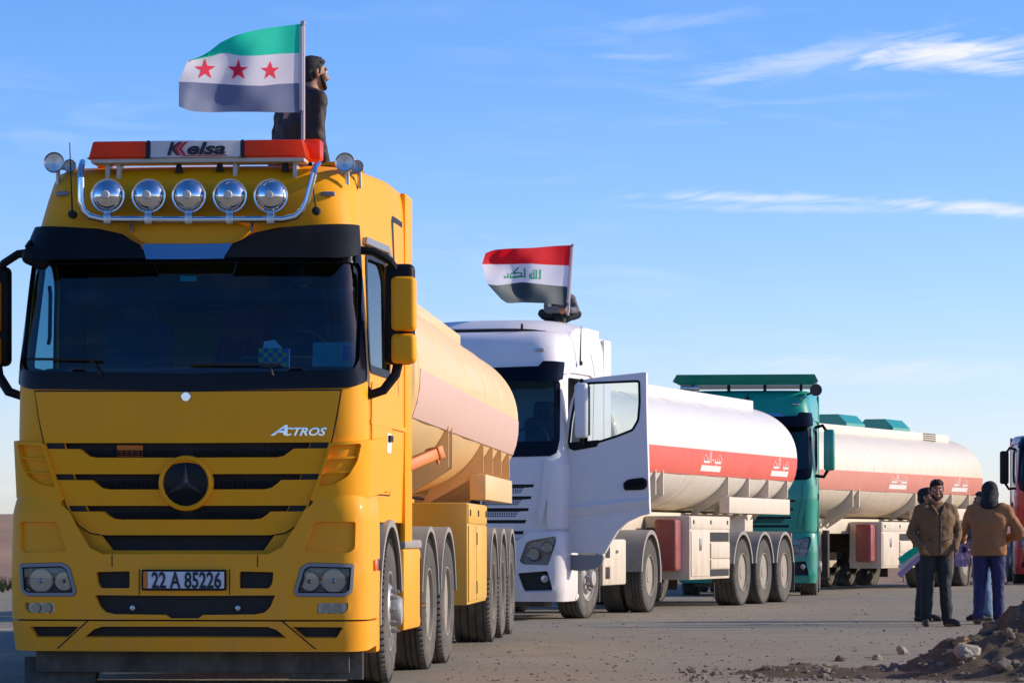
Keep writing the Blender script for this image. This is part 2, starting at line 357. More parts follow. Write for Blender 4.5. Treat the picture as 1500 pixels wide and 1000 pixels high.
def lettering(name, txt, mapf, size, mat, parent, shear=0.0, bold=0.0, off=0.0, width=None, spacing=1.0):
    """lettering laid on a surface: mapf(U, V, off)"""
    vs, fs = text_mesh(txt, size, shear, 0.002, bold, spacing)
    a = np.array(vs)
    if len(a) == 0: return None
    if width:
        k = width / (a[:, 0].max() - a[:, 0].min()); a[:, 0] *= k
    a[:, 0] -= (a[:, 0].max() + a[:, 0].min()) / 2; a[:, 1] -= (a[:, 1].max() + a[:, 1].min()) / 2
    P = mapf(a[:, 0], a[:, 1], a[:, 2] + off + 0.002)
    mb = MB(); mb.add(P, fs)
    return mb.build(name, mat, parent, smooth=False)

# ------------------------------------------------------------------ frames: a thing's own axes and the pixel it stands at
class Frame:
    """x to the picture's right across the vehicle, y from its front to its rear, z up"""
    def __init__(s, X, Y, yaw): s.X, s.Y, s.yaw = X, Y, yaw; s.c, s.s = math.cos(yaw), math.sin(yaw)
    def world(s, x, y, z=0.0): return Vector((s.X + x * s.c + y * s.s, s.Y - x * s.s + y * s.c, z))
    def hit(s, px, py, y):
        dx, dz = (px - CX) / FPX, (HY - py) / FPX
        # local y of the ray point: (t*dx - X)*sin + (t - Y)*cos
        t = (y + s.X * s.s + s.Y * s.c) / (dx * s.s + s.c)
        wx, wy = t * dx - s.X, t - s.Y
        return (wx * s.c - wy * s.s, y, CAMZ + t * dz)
def ground(px, py): d = CAMZ * FPX / (py - HY); return Vector(((px - CX) / FPX * d, d, 0))
def at_depth(px, py, d): return Vector(((px - CX) / FPX * d, d, CAMZ + (HY - py) / FPX * d))

class Shell:
    """a cab skin: horizontal sections with rounded front corners, lofted along a profile of (z, half width, front y, corner radius, rear half width)"""
    A, B = 1.0, PI / 2 * 0.22
    def __init__(s, prof, bow=0.05, blur=5, taper=(0.3, 1.6)):
        p = np.array(prof, float); d = np.r_[0, np.cumsum(np.sqrt(np.diff(p[:, 0]) ** 2 + np.diff(p[:, 2]) ** 2 + 0.5 * np.diff(p[:, 1]) ** 2))]
        s.v = np.linspace(0, d[-1], 400); t = [np.interp(s.v, d, p[:, k]) for k in range(5)]
        for _ in range(blur):
            for k in range(5):
                q = np.r_[[t[k][0]] * 3, t[k], [t[k][-1]] * 3]; t[k] = np.convolve(q, np.ones(7) / 7, 'valid')
                t[k][0], t[k][-1] = p[0, k], p[-1, k]
        s.z, s.hw, s.fy, s.rc, s.hr = t; s.bow = bow; s.taper = taper; s.vmax = s.v[-1]
    def raw(s, U, V):
        U, V = np.asarray(U, float), np.asarray(V, float)
        g = lambda a: np.interp(V, s.v, a)
        z, hw, fy, rc, hr = g(s.z), g(s.hw), g(s.fy), g(s.rc), g(s.hr)
        u = np.abs(U); sg = np.sign(U); a = hw - rc; y1 = fy + s.bow * (a / hw) ** 2
        th = np.clip((u - s.A) / s.B, 0, 1) * PI / 2; sy = np.maximum(u - s.A - s.B, 0)
        x = np.where(u <= s.A, a * u / s.A, a + rc * np.sin(th)); y = np.where(u <= s.A, fy + s.bow * (x / hw) ** 2, y1 + rc * (1 - np.cos(th)) + sy)
        q = np.clip((y - s.taper[0]) / s.taper[1], 0, 1); q = q * q * (3 - 2 * q)
        x = np.where(sy > 0, x + (hr - hw) * q, x)
        return np.stack([x * np.where(sg == 0, 1, sg), y, z], -1)
    def pts(s, U, V, off=0.0):
        U, V = np.asarray(U, float), np.asarray(V, float); p = s.raw(U, V)
        if np.any(np.asarray(off) != 0):
            e = 0.006; V0, V1 = np.clip(V - e, 0, s.vmax), np.clip(V + e, 0, s.vmax)
            du = s.raw(U + e, V) - s.raw(U - e, V); dv = s.raw(U, V1) - s.raw(U, V0)
            n = np.cross(du, dv); n /= np.linalg.norm(n, axis=-1, keepdims=True) + 1e-12
            p = p + n * (np.asarray(off)[..., None] if np.ndim(off) else off)
        return p
    def vz(s, z): return float(np.interp(z, s.z, s.v))
    def fr(s, x, z):
        """front point at (x, z) -> (u, v)"""
        v = s.vz(z); hw, rc = np.interp(v, s.v, s.hw), np.interp(v, s.v, s.rc); a = hw - rc; ax = abs(x)
        u = ax * s.A / a if ax <= a else s.A + s.B * math.asin(min(0.985, (ax - a) / rc)) / (PI / 2)
        return (math.copysign(u, x) if x else 0.0, v)
    def sd(s, y, z, side=1):
        v = s.vz(z); g = lambda a: float(np.interp(v, s.v, a)); a = g(s.hw) - g(s.rc)
        return (side * (s.A + s.B + y - (g(s.fy) + s.bow * (a / g(s.hw)) ** 2 + g(s.rc))), v)
    def px(s, fr, x, y):
        """photo pixel on the front of the vehicle standing at Frame fr -> (u, v)"""
        yy = 0.1
        for _ in range(8):
            X, _y, Z = fr.hit(x, y, yy); u, v = s.fr(X, Z); yy = 0.5 * yy + 0.5 * float(s.raw(u, v)[1])
        return (u, v)
mirror = lambda pts: [(-u, v) for u, v in pts][::-1]
def symm(half):
    """half outline from the centre line out and back to it -> whole outline"""
    h = [(0.0 if abs(u) < 0.03 else u, v) for u, v in half]
    return clean(h + [(-u, v) for u, v in h[::-1]])
# ------------------------------------------------------------------ ground, road, verge, spoil heap
def sst(x): x = np.clip(x, 0, 1); return x * x * (3 - 2 * x)
def fbm(x, y, z=0.0, o=4):
    s, a = 0.0, 1.0
    for _ in range(o): s += a * noise.noise(Vector((x, y, z))); x *= 2.1; y *= 2.1; a *= 0.5
    return s
def ground_material(name, c0, c1, c2, bump, scale=1.0, speck=0.5):
    m = bpy.data.materials.new(name); m.use_nodes = True; MATS[name] = m; t = m.node_tree; b = t.nodes['Principled BSDF']; b.inputs['Roughness'].default_value = 0.92; b.inputs['Specular IOR Level'].default_value = 0.25
    geo = N(t, 'ShaderNodeNewGeometry')
    def nz(s, d=6, r=0.55, dist=0.0):
        n = N(t, 'ShaderNodeTexNoise'); n.inputs['Scale'].default_value = s * scale; n.inputs['Detail'].default_value = d; n.inputs['Roughness'].default_value = r; n.inputs['Distortion'].default_value = dist; L(t, geo.outputs['Position'], n.inputs['Vector']); return n.outputs[0]
    big, mid_, fine = nz(0.16, 5), nz(1.4, 8, 0.65, 0.3), nz(38, 5, 0.7)
    r1 = N(t, 'ShaderNodeMixRGB'); L(t, math_(t, 'MULTIPLY', math_(t, 'SUBTRACT', big, 0.35), 3.0, clamp=True), r1.inputs[0]); r1.inputs[1].default_value = (*c0, 1); r1.inputs[2].default_value = (*c1, 1)
    r2 = N(t, 'ShaderNodeMixRGB'); L(t, math_(t, 'MULTIPLY', math_(t, 'SUBTRACT', mid_, 0.50), 3.2, clamp=True), r2.inputs[0]); L(t, r1.outputs[0], r2.inputs[1]); r2.inputs[2].default_value = (*c2, 1)
    hs = N(t, 'ShaderNodeHueSaturation'); L(t, r2.outputs[0], hs.inputs['Color']); L(t, math_(t, 'ADD', math_(t, 'MULTIPLY', fine, speck * 2), 1 - speck), hs.inputs['Value'])
    L(t, hs.outputs[0], b.inputs['Base Color'])
    bp = N(t, 'ShaderNodeBump'); bp.inputs['Strength'].default_value = bump; bp.inputs['Distance'].default_value = 0.02
    L(t, math_(t, 'ADD', fine, math_(t, 'MULTIPLY', mid_, 1.5)), bp.inputs['Height']); L(t, bp.outputs[0], b.inputs['Normal'])
    return m
ground_material('asphalt', (0.275, 0.24, 0.175), (0.325, 0.28, 0.20), (0.205, 0.18, 0.135), 0.8)
ground_material('desert', (0.42, 0.26, 0.15), (0.34, 0.21, 0.13), (0.28, 0.16, 0.10), 0.8, 0.6, 0.3)
ground_material('soil', (0.17, 0.125, 0.08), (0.12, 0.09, 0.055), (0.24, 0.185, 0.125), 1.0, 2.0)
M('stone_pale', (0.34, 0.29, 0.22), 0.9, var=0.3, bump=0.5, bs=20); M('stone_orange', (0.30, 0.17, 0.09), 0.9, var=0.3, bump=0.5, bs=20); M('stone_dark', (0.16, 0.12, 0.085), 0.9, var=0.3, bump=0.5, bs=20)
M('gravel_grey', (0.20, 0.165, 0.12), 0.9, var=0.4, vs=3); M('line_white', (0.55, 0.53, 0.48), 0.8, var=0.3, vs=6); M('dry_grass', (0.10, 0.12, 0.03), 0.8, var=0.3); M('concrete', (0.42, 0.39, 0.35), 0.85, var=0.15, bump=0.4)
def road_edge(x): return 71.5 + 0.40 * x
def ground_h(x, y):
    e = y - road_edge(x) - 1.0
    if e <= 0: return -0.03
    h = -0.03 + 1.75 * sst(e / 75.0) + 2.6 * sst((e - 60) / 500.0)
    h += sst(e / 20.0) * (0.22 * fbm(x * 0.09, y * 0.05) + 0.10 * fbm(x * 0.5, y * 0.3, 3)) + sst((e - 100) / 300) * 1.3 * fbm(x * 0.012, y * 0.006, 5)
    return h
def build_ground():
    xs = sorted(set(list(np.linspace(-60, 60, 121)) + list(np.linspace(-2600, 2600, 105)))); ys = sorted(set(list(np.linspace(-80, 40, 13)) + list(np.linspace(42, 240, 133)) + list(np.geomspace(245, 5200, 40))))
    vs = [(x, y, ground_h(x, y)) for y in ys for x in xs]; nx = len(xs)
    fs = [(j * nx + i, j * nx + i + 1, (j + 1) * nx + i + 1, (j + 1) * nx + i) for j in range(len(ys) - 1) for i in range(nx - 1)]
    o = MB().add(vs, fs).build('ground', 'desert', fixn=False, sharp=80); tag(o, None, kind='structure')
    xs = np.linspace(-70, 70, 57); vs = []; ny = 40
    for j in range(ny):
        for x in xs:
            y1 = road_edge(x) + 0.5 * math.sin(x * 0.7) + 0.3 * math.sin(x * 2.3); vs.append((x, -60 + (y1 + 60) * j / (ny - 1), 0.0))
    fs = [(j * 57 + i, j * 57 + i + 1, (j + 1) * 57 + i + 1, (j + 1) * 57 + i) for j in range(ny - 1) for i in range(56)]
    o = MB().add(vs, fs).build('road', 'asphalt', fixn=False); tag(o, None, kind='structure')
    # painted edge line
    c = ground(4, 922); u = Vector((math.sin(R(11)), math.cos(R(11)), 0)); v = Vector((u.y, -u.x, 0)); mb = MB(); vs = []
    for k in range(41):
        q = c + u * (-22 + 1.1 * k); w = 0.07 + 0.012 * math.sin(k * 2.1); vs += [(q - v * w) + Vector((0, 0, .004)), (q + v * w) + Vector((0, 0, .004))]
    mb.add(vs, [(2 * i, 2 * i + 1, 2 * i + 3, 2 * i + 2) for i in range(40)]); o = mb.build('road_marking', 'line_white', fixn=False); tag(o, None, kind='structure')
    # low concrete kerb wall behind the red truck
    # spoil heap at the roadside
    x0, x1, y0, y1, st = 1.1, 9.0, 24.2, 30.5, 0.045; nx, ny = int((x1 - x0) / st), int((y1 - y0) / st); vs = []
    for j in range(ny + 1):
        for i in range(nx + 1):
            x, y = x0 + i * st, y0 + j * st; vs.append((x, y, heap_h(x, y)))
    fs = [(j * (nx + 1) + i, j * (nx + 1) + i + 1, (j + 1) * (nx + 1) + i + 1, (j + 1) * (nx + 1) + i) for j in range(ny) for i in range(nx)]
    o = MB().add(vs, fs).build('dirt_mound', 'soil', fixn=False, sharp=60); tag(o, 'low heap of brown earth dumped at the road edge', kind='structure')
def heap_h(x, y):
    cy = 26.2 + 0.25 * math.sin(x * 1.3)
    amp = 0.09 * sst((x - 1.5) / 0.8) * (1 if x < 3.2 else 1 - 0.3 * sst((x - 3.2) / .5)) + 0.44 * sst((x - 2.85) / 1.25) + 0.25 * sst((x - 5) / 2)
    wid = 0.8 + 0.9 * sst((x - 3.2) / 1.5)
    d = (y - cy - 0.5 * sst((x - 3.2) / 1.5)) / wid; g = math.exp(-d * d * 1.6)
    n = 0.55 * fbm(x * 1.7, y * 1.7) + 0.30 * fbm(x * 6, y * 6, 2, 3)
    h = amp * g * (1 + n) + 0.035 * g * max(0, fbm(x * 9, y * 9, 4, 3)) * (1 if x > 1.6 else .3)
    return h - 0.025 if g * amp > .012 else -0.02
def rock(r, seed, sq=(1, 1, .75)):
    bm = bmesh.new(); bmesh.ops.create_icosphere(bm, subdivisions=3, radius=r); mb = MB()
    for v in bm.verts:
        k = 1 + .35 * noise.noise(v.co / r * 1.1 + Vector((seed * 7.1, 0, 0))) + .22 * noise.noise(v.co / r * 3 + Vector((0, seed, 0))) + .10 * noise.noise(v.co / r * 8); v.co = Vector((v.co.x * k * sq[0], v.co.y * k * sq[1], v.co.z * k * sq[2]))
    mb.add([v.co[:] for v in bm.verts], [[v.index for v in f.verts] for f in bm.faces]); bm.free(); return mb
def build_stones():
    rows = [(1452, 926, .10, 'stone_orange', 'orange brown lump of earth on the edge of the heap behind the men'), (1408, 946, .11, 'stone_orange', 'rounded orange clod low on the front slope of the earth heap'),
            (1322, 958, .10, 'stone_pale', 'pale angular stone lying alone at the foot of the earth heap'), (1415, 962, .16, 'stone_pale', 'largest pale rock sitting in the front face of the earth heap'),
            (1478, 934, .10, 'stone_dark', 'dark clod resting on top of the earth heap'), (1470, 980, .12, 'stone_dark', 'dark broken rock at the heap base away from the pale stones'),
            (1285, 966, .07, 'stone_pale', 'small pale stone on the low windrow of rubble'), (1230, 968, .07, 'stone_dark', 'small dark stone on the low windrow of rubble')]
    for k, (px, py, r, m, lab) in enumerate(rows):
        # march the pixel ray onto the heap
        d = 24.6; q = at_depth(px, py, d)
        while d < 31:
            q = at_depth(px, py, d)
            if q.z <= max(0.0, heap_h(q.x, q.y) if 1.1 < q.x < 9 and 24.2 < q.y < 30.5 else 0.0): break
            d += .02
        o = rock(r, k + 1).build('stone', m, sharp=25); o.location = q + Vector((0, 0, r * .25)); o.rotation_euler = (rnd.random(), rnd.random(), rnd.random() * 6)
        o.scale = (.6,) * 3; tag(o, lab, 'stone', 'stones on the earth heap')
    # loose gravel and clods nobody could count
    mb = MB(); r2 = random.Random(3)
    for k in range(3600):
        if r2.random() < .5: x, y = r2.uniform(1.3, 8), r2.gauss(26.0, .8); big = True
        else: y = 25 + 40 * r2.random() ** 2; x = r2.uniform(-.02, .16) * y; big = False
        z = max(0.0, heap_h(x, y) if 1.1 < x < 9 and 24.2 < y < 30.5 else 0.0); s = min(.05, .004 + r2.expovariate(1 / .011)) if big else min(.02, .004 + r2.expovariate(1 / .004))
        a0 = r2.uniform(0, 6); n = 6; vs = []
        for (zz, kk) in ((-.3, .8), (.25, 1.0), (.62, .55)):
            vs += [(x + s * kk * math.cos(a0 + a * 2 * PI / n) * r2.uniform(.75, 1.2), y + s * kk * math.sin(a0 + a * 2 * PI / n) * r2.uniform(.75, 1.2), z + s * zz * r2.uniform(.8, 1.2)) for a in range(n)]
        mb.add(vs, [(i, (i + 1) % n, n + (i + 1) % n, n + i) for i in range(n)] + [(n + i, n + (i + 1) % n, 2 * n + (i + 1) % n, 2 * n + i) for i in range(n)] + [tuple(range(2 * n, 3 * n))])
    o = mb.build('gravel', 'gravel_grey', fixn=False, smooth=False); tag(o, 'loose gravel and crumbs of earth strewn on the road', kind='stuff')
    mb = MB()
    for k in range(260):
        x = r2.uniform(-14, -8); y = road_edge(x) + r2.gauss(1.5, 1.1); z = max(0, ground_h(x, y))
        for j in range(9):
            a = r2.uniform(0, 6.28); h = r2.uniform(.10, .32); w = .012; dx, dy = math.cos(a) * .12, math.sin(a) * .12
            mb.add([(x - w, y, z - .02), (x + w, y, z - .02), (x + dx, y + dy, z + h)], [(0, 1, 2)])
    o = mb.build('verge_grass', 'dry_grass', fixn=False, smooth=False); tag(o, 'thin green grass along the road edge', kind='stuff')
build_ground(); build_stones()
# ------------------------------------------------------------------ wheels
WH = {}
def wheel_proto(kind):
    if kind in WH: return WH[kind]
    w = {'steer': 0.33, 'dual': 0.62, 'single': 0.40}[kind]; h = w / 2; Rr = 0.52
    tread = [(Rr - 0.004, -h + 0.05)]
    for g in ((-0.32, -0.11, 0.11, 0.32) if kind != 'dual' else (-0.42, -0.34, -0.26, 0.26, 0.34, 0.42)):
        c = g * w * 0.9; tread += [(Rr, c - 0.009), (Rr - 0.014, c - 0.006), (Rr - 0.014, c + 0.006), (Rr, c + 0.009)]
        if kind == 'dual' and g == -0.26: tread += [(Rr, -0.035), (0.40, -0.02), (0.40, 0.02), (Rr, 0.035)]
    tread.append((Rr - 0.004, h - 0.05))
    prof = [(0.285, -h + 0.03), (0.30, -h + 0.012), (0.36, -h), (0.42, -h + 0.002), (0.47, -h + 0.012), (0.505, -h + 0.03)] + tread + \
           [(0.505, h - 0.03), (0.47, h - 0.012), (0.45, h - 0.004), (0.42, h - 0.002), (0.36, h), (0.30, h - 0.012), (0.285, h - 0.03)]
    ty = MB().lathe(prof, n=48, closed=True)
    for k in range(64):                                             # shoulder lugs
        t = 2 * PI * k / 64
        for sgn in (-1, 1):
            c = Vector((sgn * (h - 0.040), math.cos(t) * (Rr - 0.010), math.sin(t) * (Rr - 0.010)))
            ty.box(c, (0.046, 0.020, 0.016), 0, rot=Matrix.Rotation(t, 3, 'X'))
    rm = MB(); hb = MB()
    if kind == 'steer':
        rm.lathe([(0.295, h - 0.04), (0.290, h - 0.012), (0.278, h - 0.012), (0.272, h - 0.05), (0.262, h - 0.085), (0.235, h - 0.075), (0.205, h - 0.03), (0.180, h - 0.005), (0.09, h - 0.002), (0.0, h - 0.002)], n=40)
        hb.lathe([(0.115, h - 0.01), (0.112, h + 0.045), (0.095, h + 0.07), (0.05, h + 0.075), (0.0, h + 0.075)], n=24)
        br, bh = 0.150, h
    else:
        rm.lathe([(0.295, h - 0.04), (0.290, h - 0.012), (0.278, h - 0.012), (0.270, h - 0.06), (0.262, h - 0.17), (0.225, h - 0.20), (0.16, h - 0.185), (0.0, h - 0.185)], n=40)
        hb.lathe([(0.13, h - 0.19), (0.125, h - 0.06), (0.10, h - 0.03), (0.0, h - 0.028)], n=24)
        br, bh = 0.168, h - 0.18
    for k in range(10):
        t = 2 * PI * (k + 0.5) / 10
        hb.lathe([(0.018, -0.002), (0.017, 0.03), (0.010, 0.032), (0.010, 0.048), (0.0, 0.048)], c=(bh, br * math.cos(t), br * math.sin(t)), n=6)
    WH[kind] = [rm, ty, hb]
    r_ = rm.build('wheel', 'rim_steel' if kind == 'steer' else 'rim'); t_ = ty.build('tyre', 'tyre', r_); h_ = hb.build('hub', 'rim_steel' if kind == 'steer' else 'rim', r_)
    WH[kind] = [r_.data, t_.data, h_.data]
    for o in (t_, h_, r_): bpy.data.objects.remove(o)
    return WH[kind]
def wheel(parent, x, y, kind, steer=0.0, z=0.52):
    ms = wheel_proto(kind)
    r_ = bpy.data.objects.new('wheel', ms[0]); COL.objects.link(r_); r_.parent = parent; r_.location = (x, y, z)
    r_.rotation_euler = (rnd.uniform(0, 6), 0, (0 if x > 0 else PI) + steer)
    for nm, me in (('tyre', ms[1]), ('hub', ms[2])):
        c = bpy.data.objects.new(nm, me); COL.objects.link(c); c.parent = r_
    return r_
def arc_guard(parent, name, mat, x0, x1, y, z, r, a0, a1, lip=0.05, th=0.02, n=18):
    """curved mudguard over a wheel, open below"""
    mb = MB(); vs = []; fs = []
    for i in range(n + 1):
        a = R(a0 + (a1 - a0) * i / n); cy, cz = math.cos(a), math.sin(a)
        for (x, rr) in ((x0, r), (x1, r), (x1, r - lip), (x1 - math.copysign(th, x1 - x0), r - lip), (x1 - math.copysign(th, x1 - x0), r - th), (x0, r - th)):
            vs.append((x, y - cy * rr, z + cz * rr))
    for i in range(n):
        for j in range(6): fs.append((i * 6 + j, i * 6 + (j + 1) % 6, (i + 1) * 6 + (j + 1) % 6, (i + 1) * 6 + j))
    fs += [tuple(range(6)), tuple(range(n * 6, n * 6 + 6))]
    return mb.add(vs, fs).build(name, mat, parent)

def plane_map(o, ax, ay, nrm):
    o, ax, ay, nrm = (np.array(k, float) for k in (o, ax, ay, nrm))
    def f(U, V, off=0.0):
        U, V = np.asarray(U, float), np.asarray(V, float)
        return o + U[..., None] * ax + V[..., None] * ay + (np.asarray(off)[..., None] if np.ndim(off) else off) * nrm
    return f
def arc_poly(cx, cy, r, n=24): return [(cx + r * math.cos(2 * PI * i / n), cy + r * math.sin(2 * PI * i / n)) for i in range(n)]

def star_badge(t, c, r, ringmat, starmat):
    """round three-pointed badge standing proud of a grille, facing -y"""
    x, y, z = c
    MB().lathe([(r * 0.80, 0.03), (r * 0.82, -0.012), (r * 0.88, -0.024), (r * 0.97, -0.012), (r, 0.03)], c=c, axis='Y', n=48).build('badge_ring', ringmat, t)
    MB().lathe([(r * 0.83, 0.01), (r * 0.4, 0.004), (0, 0.004)], c=c, axis='Y', n=40).build('badge_disc', 'black_gloss', t)
    mb = MB(); tip = r * 0.78
    for k in range(3):
        a = R(90 + 120 * k); b0, b1 = a + R(60), a - R(60); q = r * 0.13
        P = [(x + tip * math.cos(a), y - 0.006, z + tip * math.sin(a)), (x + q * math.cos(b0), y - 0.006, z + q * math.sin(b0)), (x + q * math.cos(b1), y - 0.006, z + q * math.sin(b1)), (x, y - 0.035, z)]
        mb.add(P, [(0, 1, 3), (0, 3, 2)])
    mb.build('badge_star', starmat, t, fixn=False, sharp=10)

# ------------------------------------------------------------------ yellow tractor
YF = Frame(-2.24, 23.4, R(5.0))
def tractor_chassis(t, paint, rear_y, axles, cab_rear=2.35, side_tank=None):
    mb = MB()
    for s in (-1, 1): mb.box((s * 0.42, (0.5 + rear_y) / 2, 0.86), (0.10, rear_y - 0.5, 0.28), 0.01)
    for y in (1.0, 2.6, 3.6, rear_y - 0.3): mb.box((0, y, 0.86), (0.84, 0.14, 0.2))
    mb.build('chassis_frame', 'chassis', t)
    mb = MB()
    for y in axles: mb.tube([(-0.95, y, 0.52), (0.95, y, 0.52)], 0.085, 10); mb.lathe([(0, -0.2), (0.2, -0.12), (0.23, 0), (0.2, 0.12), (0, 0.2)], c=(0, y, 0.52), axis='Y', n=16)
    mb.build('drive_axle', 'chassis', t)
    MB().tube([(-0.95, 1.45, 0.52), (0.95, 1.45, 0.52)], 0.06, 10).build('front_axle', 'chassis', t)
    MB().lathe([(0.0, 0), (0.48, 0), (0.48, 0.05), (0.2, 0.09), (0, 0.09)], c=(0, (axles[0] + axles[-1]) / 2 - 0.1, 1.06), axis='Z', n=28).build('fifth_wheel', 'chassis', t)
    mb = MB(); mb.box((0, 1.3, 0.75), (0.7, 1.5, 0.7), 0.1); mb.box((0, 0.4, 0.62), (1.9, 0.15, 0.25), 0.03)
    mb.build('engine_block', 'chassis', t)

def build_yellow():
    F = YF; t = empty('tractor_truck', (F.X, F.Y, 0), F.yaw)
    tag(t, 'yellow cab-over truck with roof lamps, orange light bar and round star grille badge', 'truck')
    S = Shell([(0.86, 1.18, .10, .22, 1.20), (1.16, 1.20, .07, .22, 1.22), (1.36, 1.205, .05, .22, 1.225), (1.75, 1.22, .03, .22, 1.235), (2.20, 1.215, .045, .22, 1.235), (2.32, 1.205, .065, .22, 1.235),
               (3.05, 1.15, .20, .24, 1.235), (3.22, 1.12, .225, .26, 1.235), (3.45, 1.075, .30, .28, 1.23), (3.57, 1.045, .37, .30, 1.22), (3.63, 1.02, .46, .30, 1.20), (3.655, 1.0, .56, .30, 1.17), (3.66, .97, .66, .30, 1.13)], bow=0.06)
    p = lambda x, y: S.px(F, x, y)
    P = lambda *a: [p(x, y) for x, y in a]
    Ue = S.sd(2.30, 2.0)[0]
    # openings of the shell
    wind = symm(P((271, 384), (49, 389), (43, 400), (35, 530), (38, 541), (48, 544), (271, 547)))
    flap_hole = symm(P((271, 640), (92, 640), (112, 708), (140, 772), (165, 806), (271, 806)))
    win = lambda sd: rounded([S.sd(*q, sd) for q in ((.47, 2.24), (.52, 2.50), (.66, 3.02), (1.28, 3.02), (1.42, 2.9), (1.42, 2.24))], 0.07)
    vtop = S.vmax
    arch = [S.sd(2.30, 1.16)[0], 0]
    out = [(-Ue, S.vz(1.16)), (-1.25, S.vz(1.16)), (-1.2, S.vz(.88)), (1.2, S.vz(.88)), (1.25, S.vz(1.16)), (Ue, S.vz(1.16)), (Ue, vtop), (-Ue, vtop)]
    hm = at_depth(426, 130, 24.65); HX, HY_ = ((hm.x - F.X) * F.c - (hm.y - F.Y) * F.s, (hm.x - F.X) * F.s + (hm.y - F.Y) * F.c)
    holes = [inset(wind, -0.012), flap_hole, win(1), win(-1)]
    mb = MB(); skin(mb, S.pts, out, holes, 0.055, 0.0, hole_depth=0.03)
    uu = np.linspace(-Ue, Ue, 121); top = S.pts(uu, np.full(121, vtop)); zr = float(top[0][2]); hatch = rounded([(HX - .30, HY_ - .27), (HX + .30, HY_ - .27), (HX + .30, HY_ + .27), (HX - .30, HY_ + .27)], .06)
    skin(mb, lambda U, V, off=0.0: np.stack([U, V, zr + 0 * np.asarray(U) + off], -1), [(q[0], q[1]) for q in top], [hatch], .12, 0.0, hole_depth=.08)          # roof with its open hatch
    rear = S.pts(np.r_[[Ue] * 30], np.linspace(0, vtop, 30)); rl = rear * np.array([-1, 1, 1]); mb.add(list(rear) + list(rl), [(i, i + 1, 31 + i, 30 + i) for i in range(29)])
    mb.build('cab_body', 'yellow', t, sharp=40)
    mb = MB(); skin(mb, S.pts, [(-Ue + .05, S.vz(1.2)), (Ue - .05, S.vz(1.2)), (Ue - .05, S.vz(3.55)), (-Ue + .05, S.vz(3.55))], [inset(wind, -0.03), win(1), win(-1)], 0.11, -0.05)
    q = S.pts(np.array([Ue - .06, Ue - .06]), np.array([S.vz(1.2), S.vz(3.55)]), -0.05); a, b = q
    mb.add([a, b, b * np.array([-1, 1, 1]), a * np.array([-1, 1, 1])], [(0, 1, 2, 3)])
    mb.box((0, 1.25, 1.45), (2.2, 2.0, 0.04))
    mb.build('cabin_lining', 'interior', t)
    mb = MB(); skin(mb, lambda U, V, off=0.0: np.stack([U, V, zr + 0 * np.asarray(U) + off], -1), inset(hatch, -.035), [inset(hatch, .004)], .1, .03, .03); mb.build('hatch_frame', 'black', t)
    mb = MB(); mb.box((0, 1.75, 2.80), (2.2, 1.0, .10), .03); mb.build('upper_bunk', 'seat_cloth', t)
    # windscreen and its black surround, visor
    mb = MB(); skin(mb, S.pts, wind, (), 0.09, -0.012); mb.build('windscreen', 'windscreen_glass', t)
    sur = symm(P((271, 366), (60, 366), (34, 372), (26, 430), (22, 535), (28, 560), (45, 570), (271, 572)))
    mb = MB(); skin(mb, S.pts, rounded(sur, 0.05), [wind], 0.06, 0.012, 0.03); mb.build('windscreen_surround', 'black_gloss', t)
    for s in (1, -1):
        mb = MB(); skin(mb, S.pts, inset(win(s), -0.004), (), 0.1, -0.02); mb.build('side_window', 'side_glass', t)
        mb = MB(); skin(mb, S.pts, inset(win(s), -0.045), [inset(win(s), 0.012)], 0.08, 0.008, 0.02); mb.build('window_seal', 'black', t)
        # door seam drawn as a recessed joint strip, grab recess and handle
        dl = [S.sd(*q, s) for q in ((.44, 1.35), (.44, 2.3), (.62, 3.1), (1.52, 3.1), (1.56, 1.35))]
        mb = MB(); skin(mb, S.pts, rounded(dl, .06), [rounded(inset(dl, 0.010), .06)], 0.08, 0.0025); mb.build('door_joint', 'black', t)
        d2 = [S.sd(*q, s) for q in ((.48, 1.38), (.48, 2.14), (1.50, 2.14), (1.50, 1.38))]
        mb = MB(); skin(mb, S.pts, rounded(d2, .08), (), 0.09, 0.012, 0.012); dr = mb.build('door', 'yellow', t)
        hp = [S.sd(*q, s) for q in ((1.22, 1.66), (1.22, 1.80), (1.44, 1.80), (1.44, 1.66))]
        mb = MB(); skin(mb, S.pts, rounded(hp, .02), (), 0.05, 0.016, 0.01); mb.build('handle_recess', 'ink_white', dr)
        hp = [S.sd(*q, s) for q in ((1.25, 1.74), (1.25, 1.785), (1.41, 1.785), (1.41, 1.74))]
        mb = MB(); skin(mb, S.pts, rounded(hp, .015), (), 0.05, 0.034, 0.02); mb.build('handle', 'black', dr)
        kc = S.pts(np.array([S.sd(.85, 1.72, s)[0]]), np.array([S.vz(1.72)]), 0.012)[0]
        MB().lathe([(0, 0.012), (0.018, 0.010), (0.024, 0)] if s > 0 else [(0, -0.012), (0.018, -0.010), (0.024, 0)], c=kc, axis='X', n=16).build('door_lock', 'chrome_dull', dr)
        # horizontal swage rib at belt line and rear air fairing
        hp = [S.sd(*q, s) for q in ((.42, 1.84), (.42, 1.87), (2.28, 1.87), (2.28, 1.84))]
        mb = MB(); skin(mb, S.pts, hp, (), 0.09, 0.014, 0.02); mb.build('belt_rib', 'yellow', t)
        mb = MB(); mb.box((s * 1.225, 2.50, 2.32), (0.05, 0.42, 2.62), 0.02); mb.build('side_fairing', 'yellow', t)
        hp = [S.sd(*q, s) for q in ((1.95, 2.1), (1.62, 3.36), (1.66, 3.40), (2.2, 3.40), (2.2, 3.36), (1.70, 3.355), (1.965, 2.1))]
        mb = MB(); skin(mb, S.pts, hp, (), 0.07, 0.002); mb.build('fairing_joint', 'black', t)
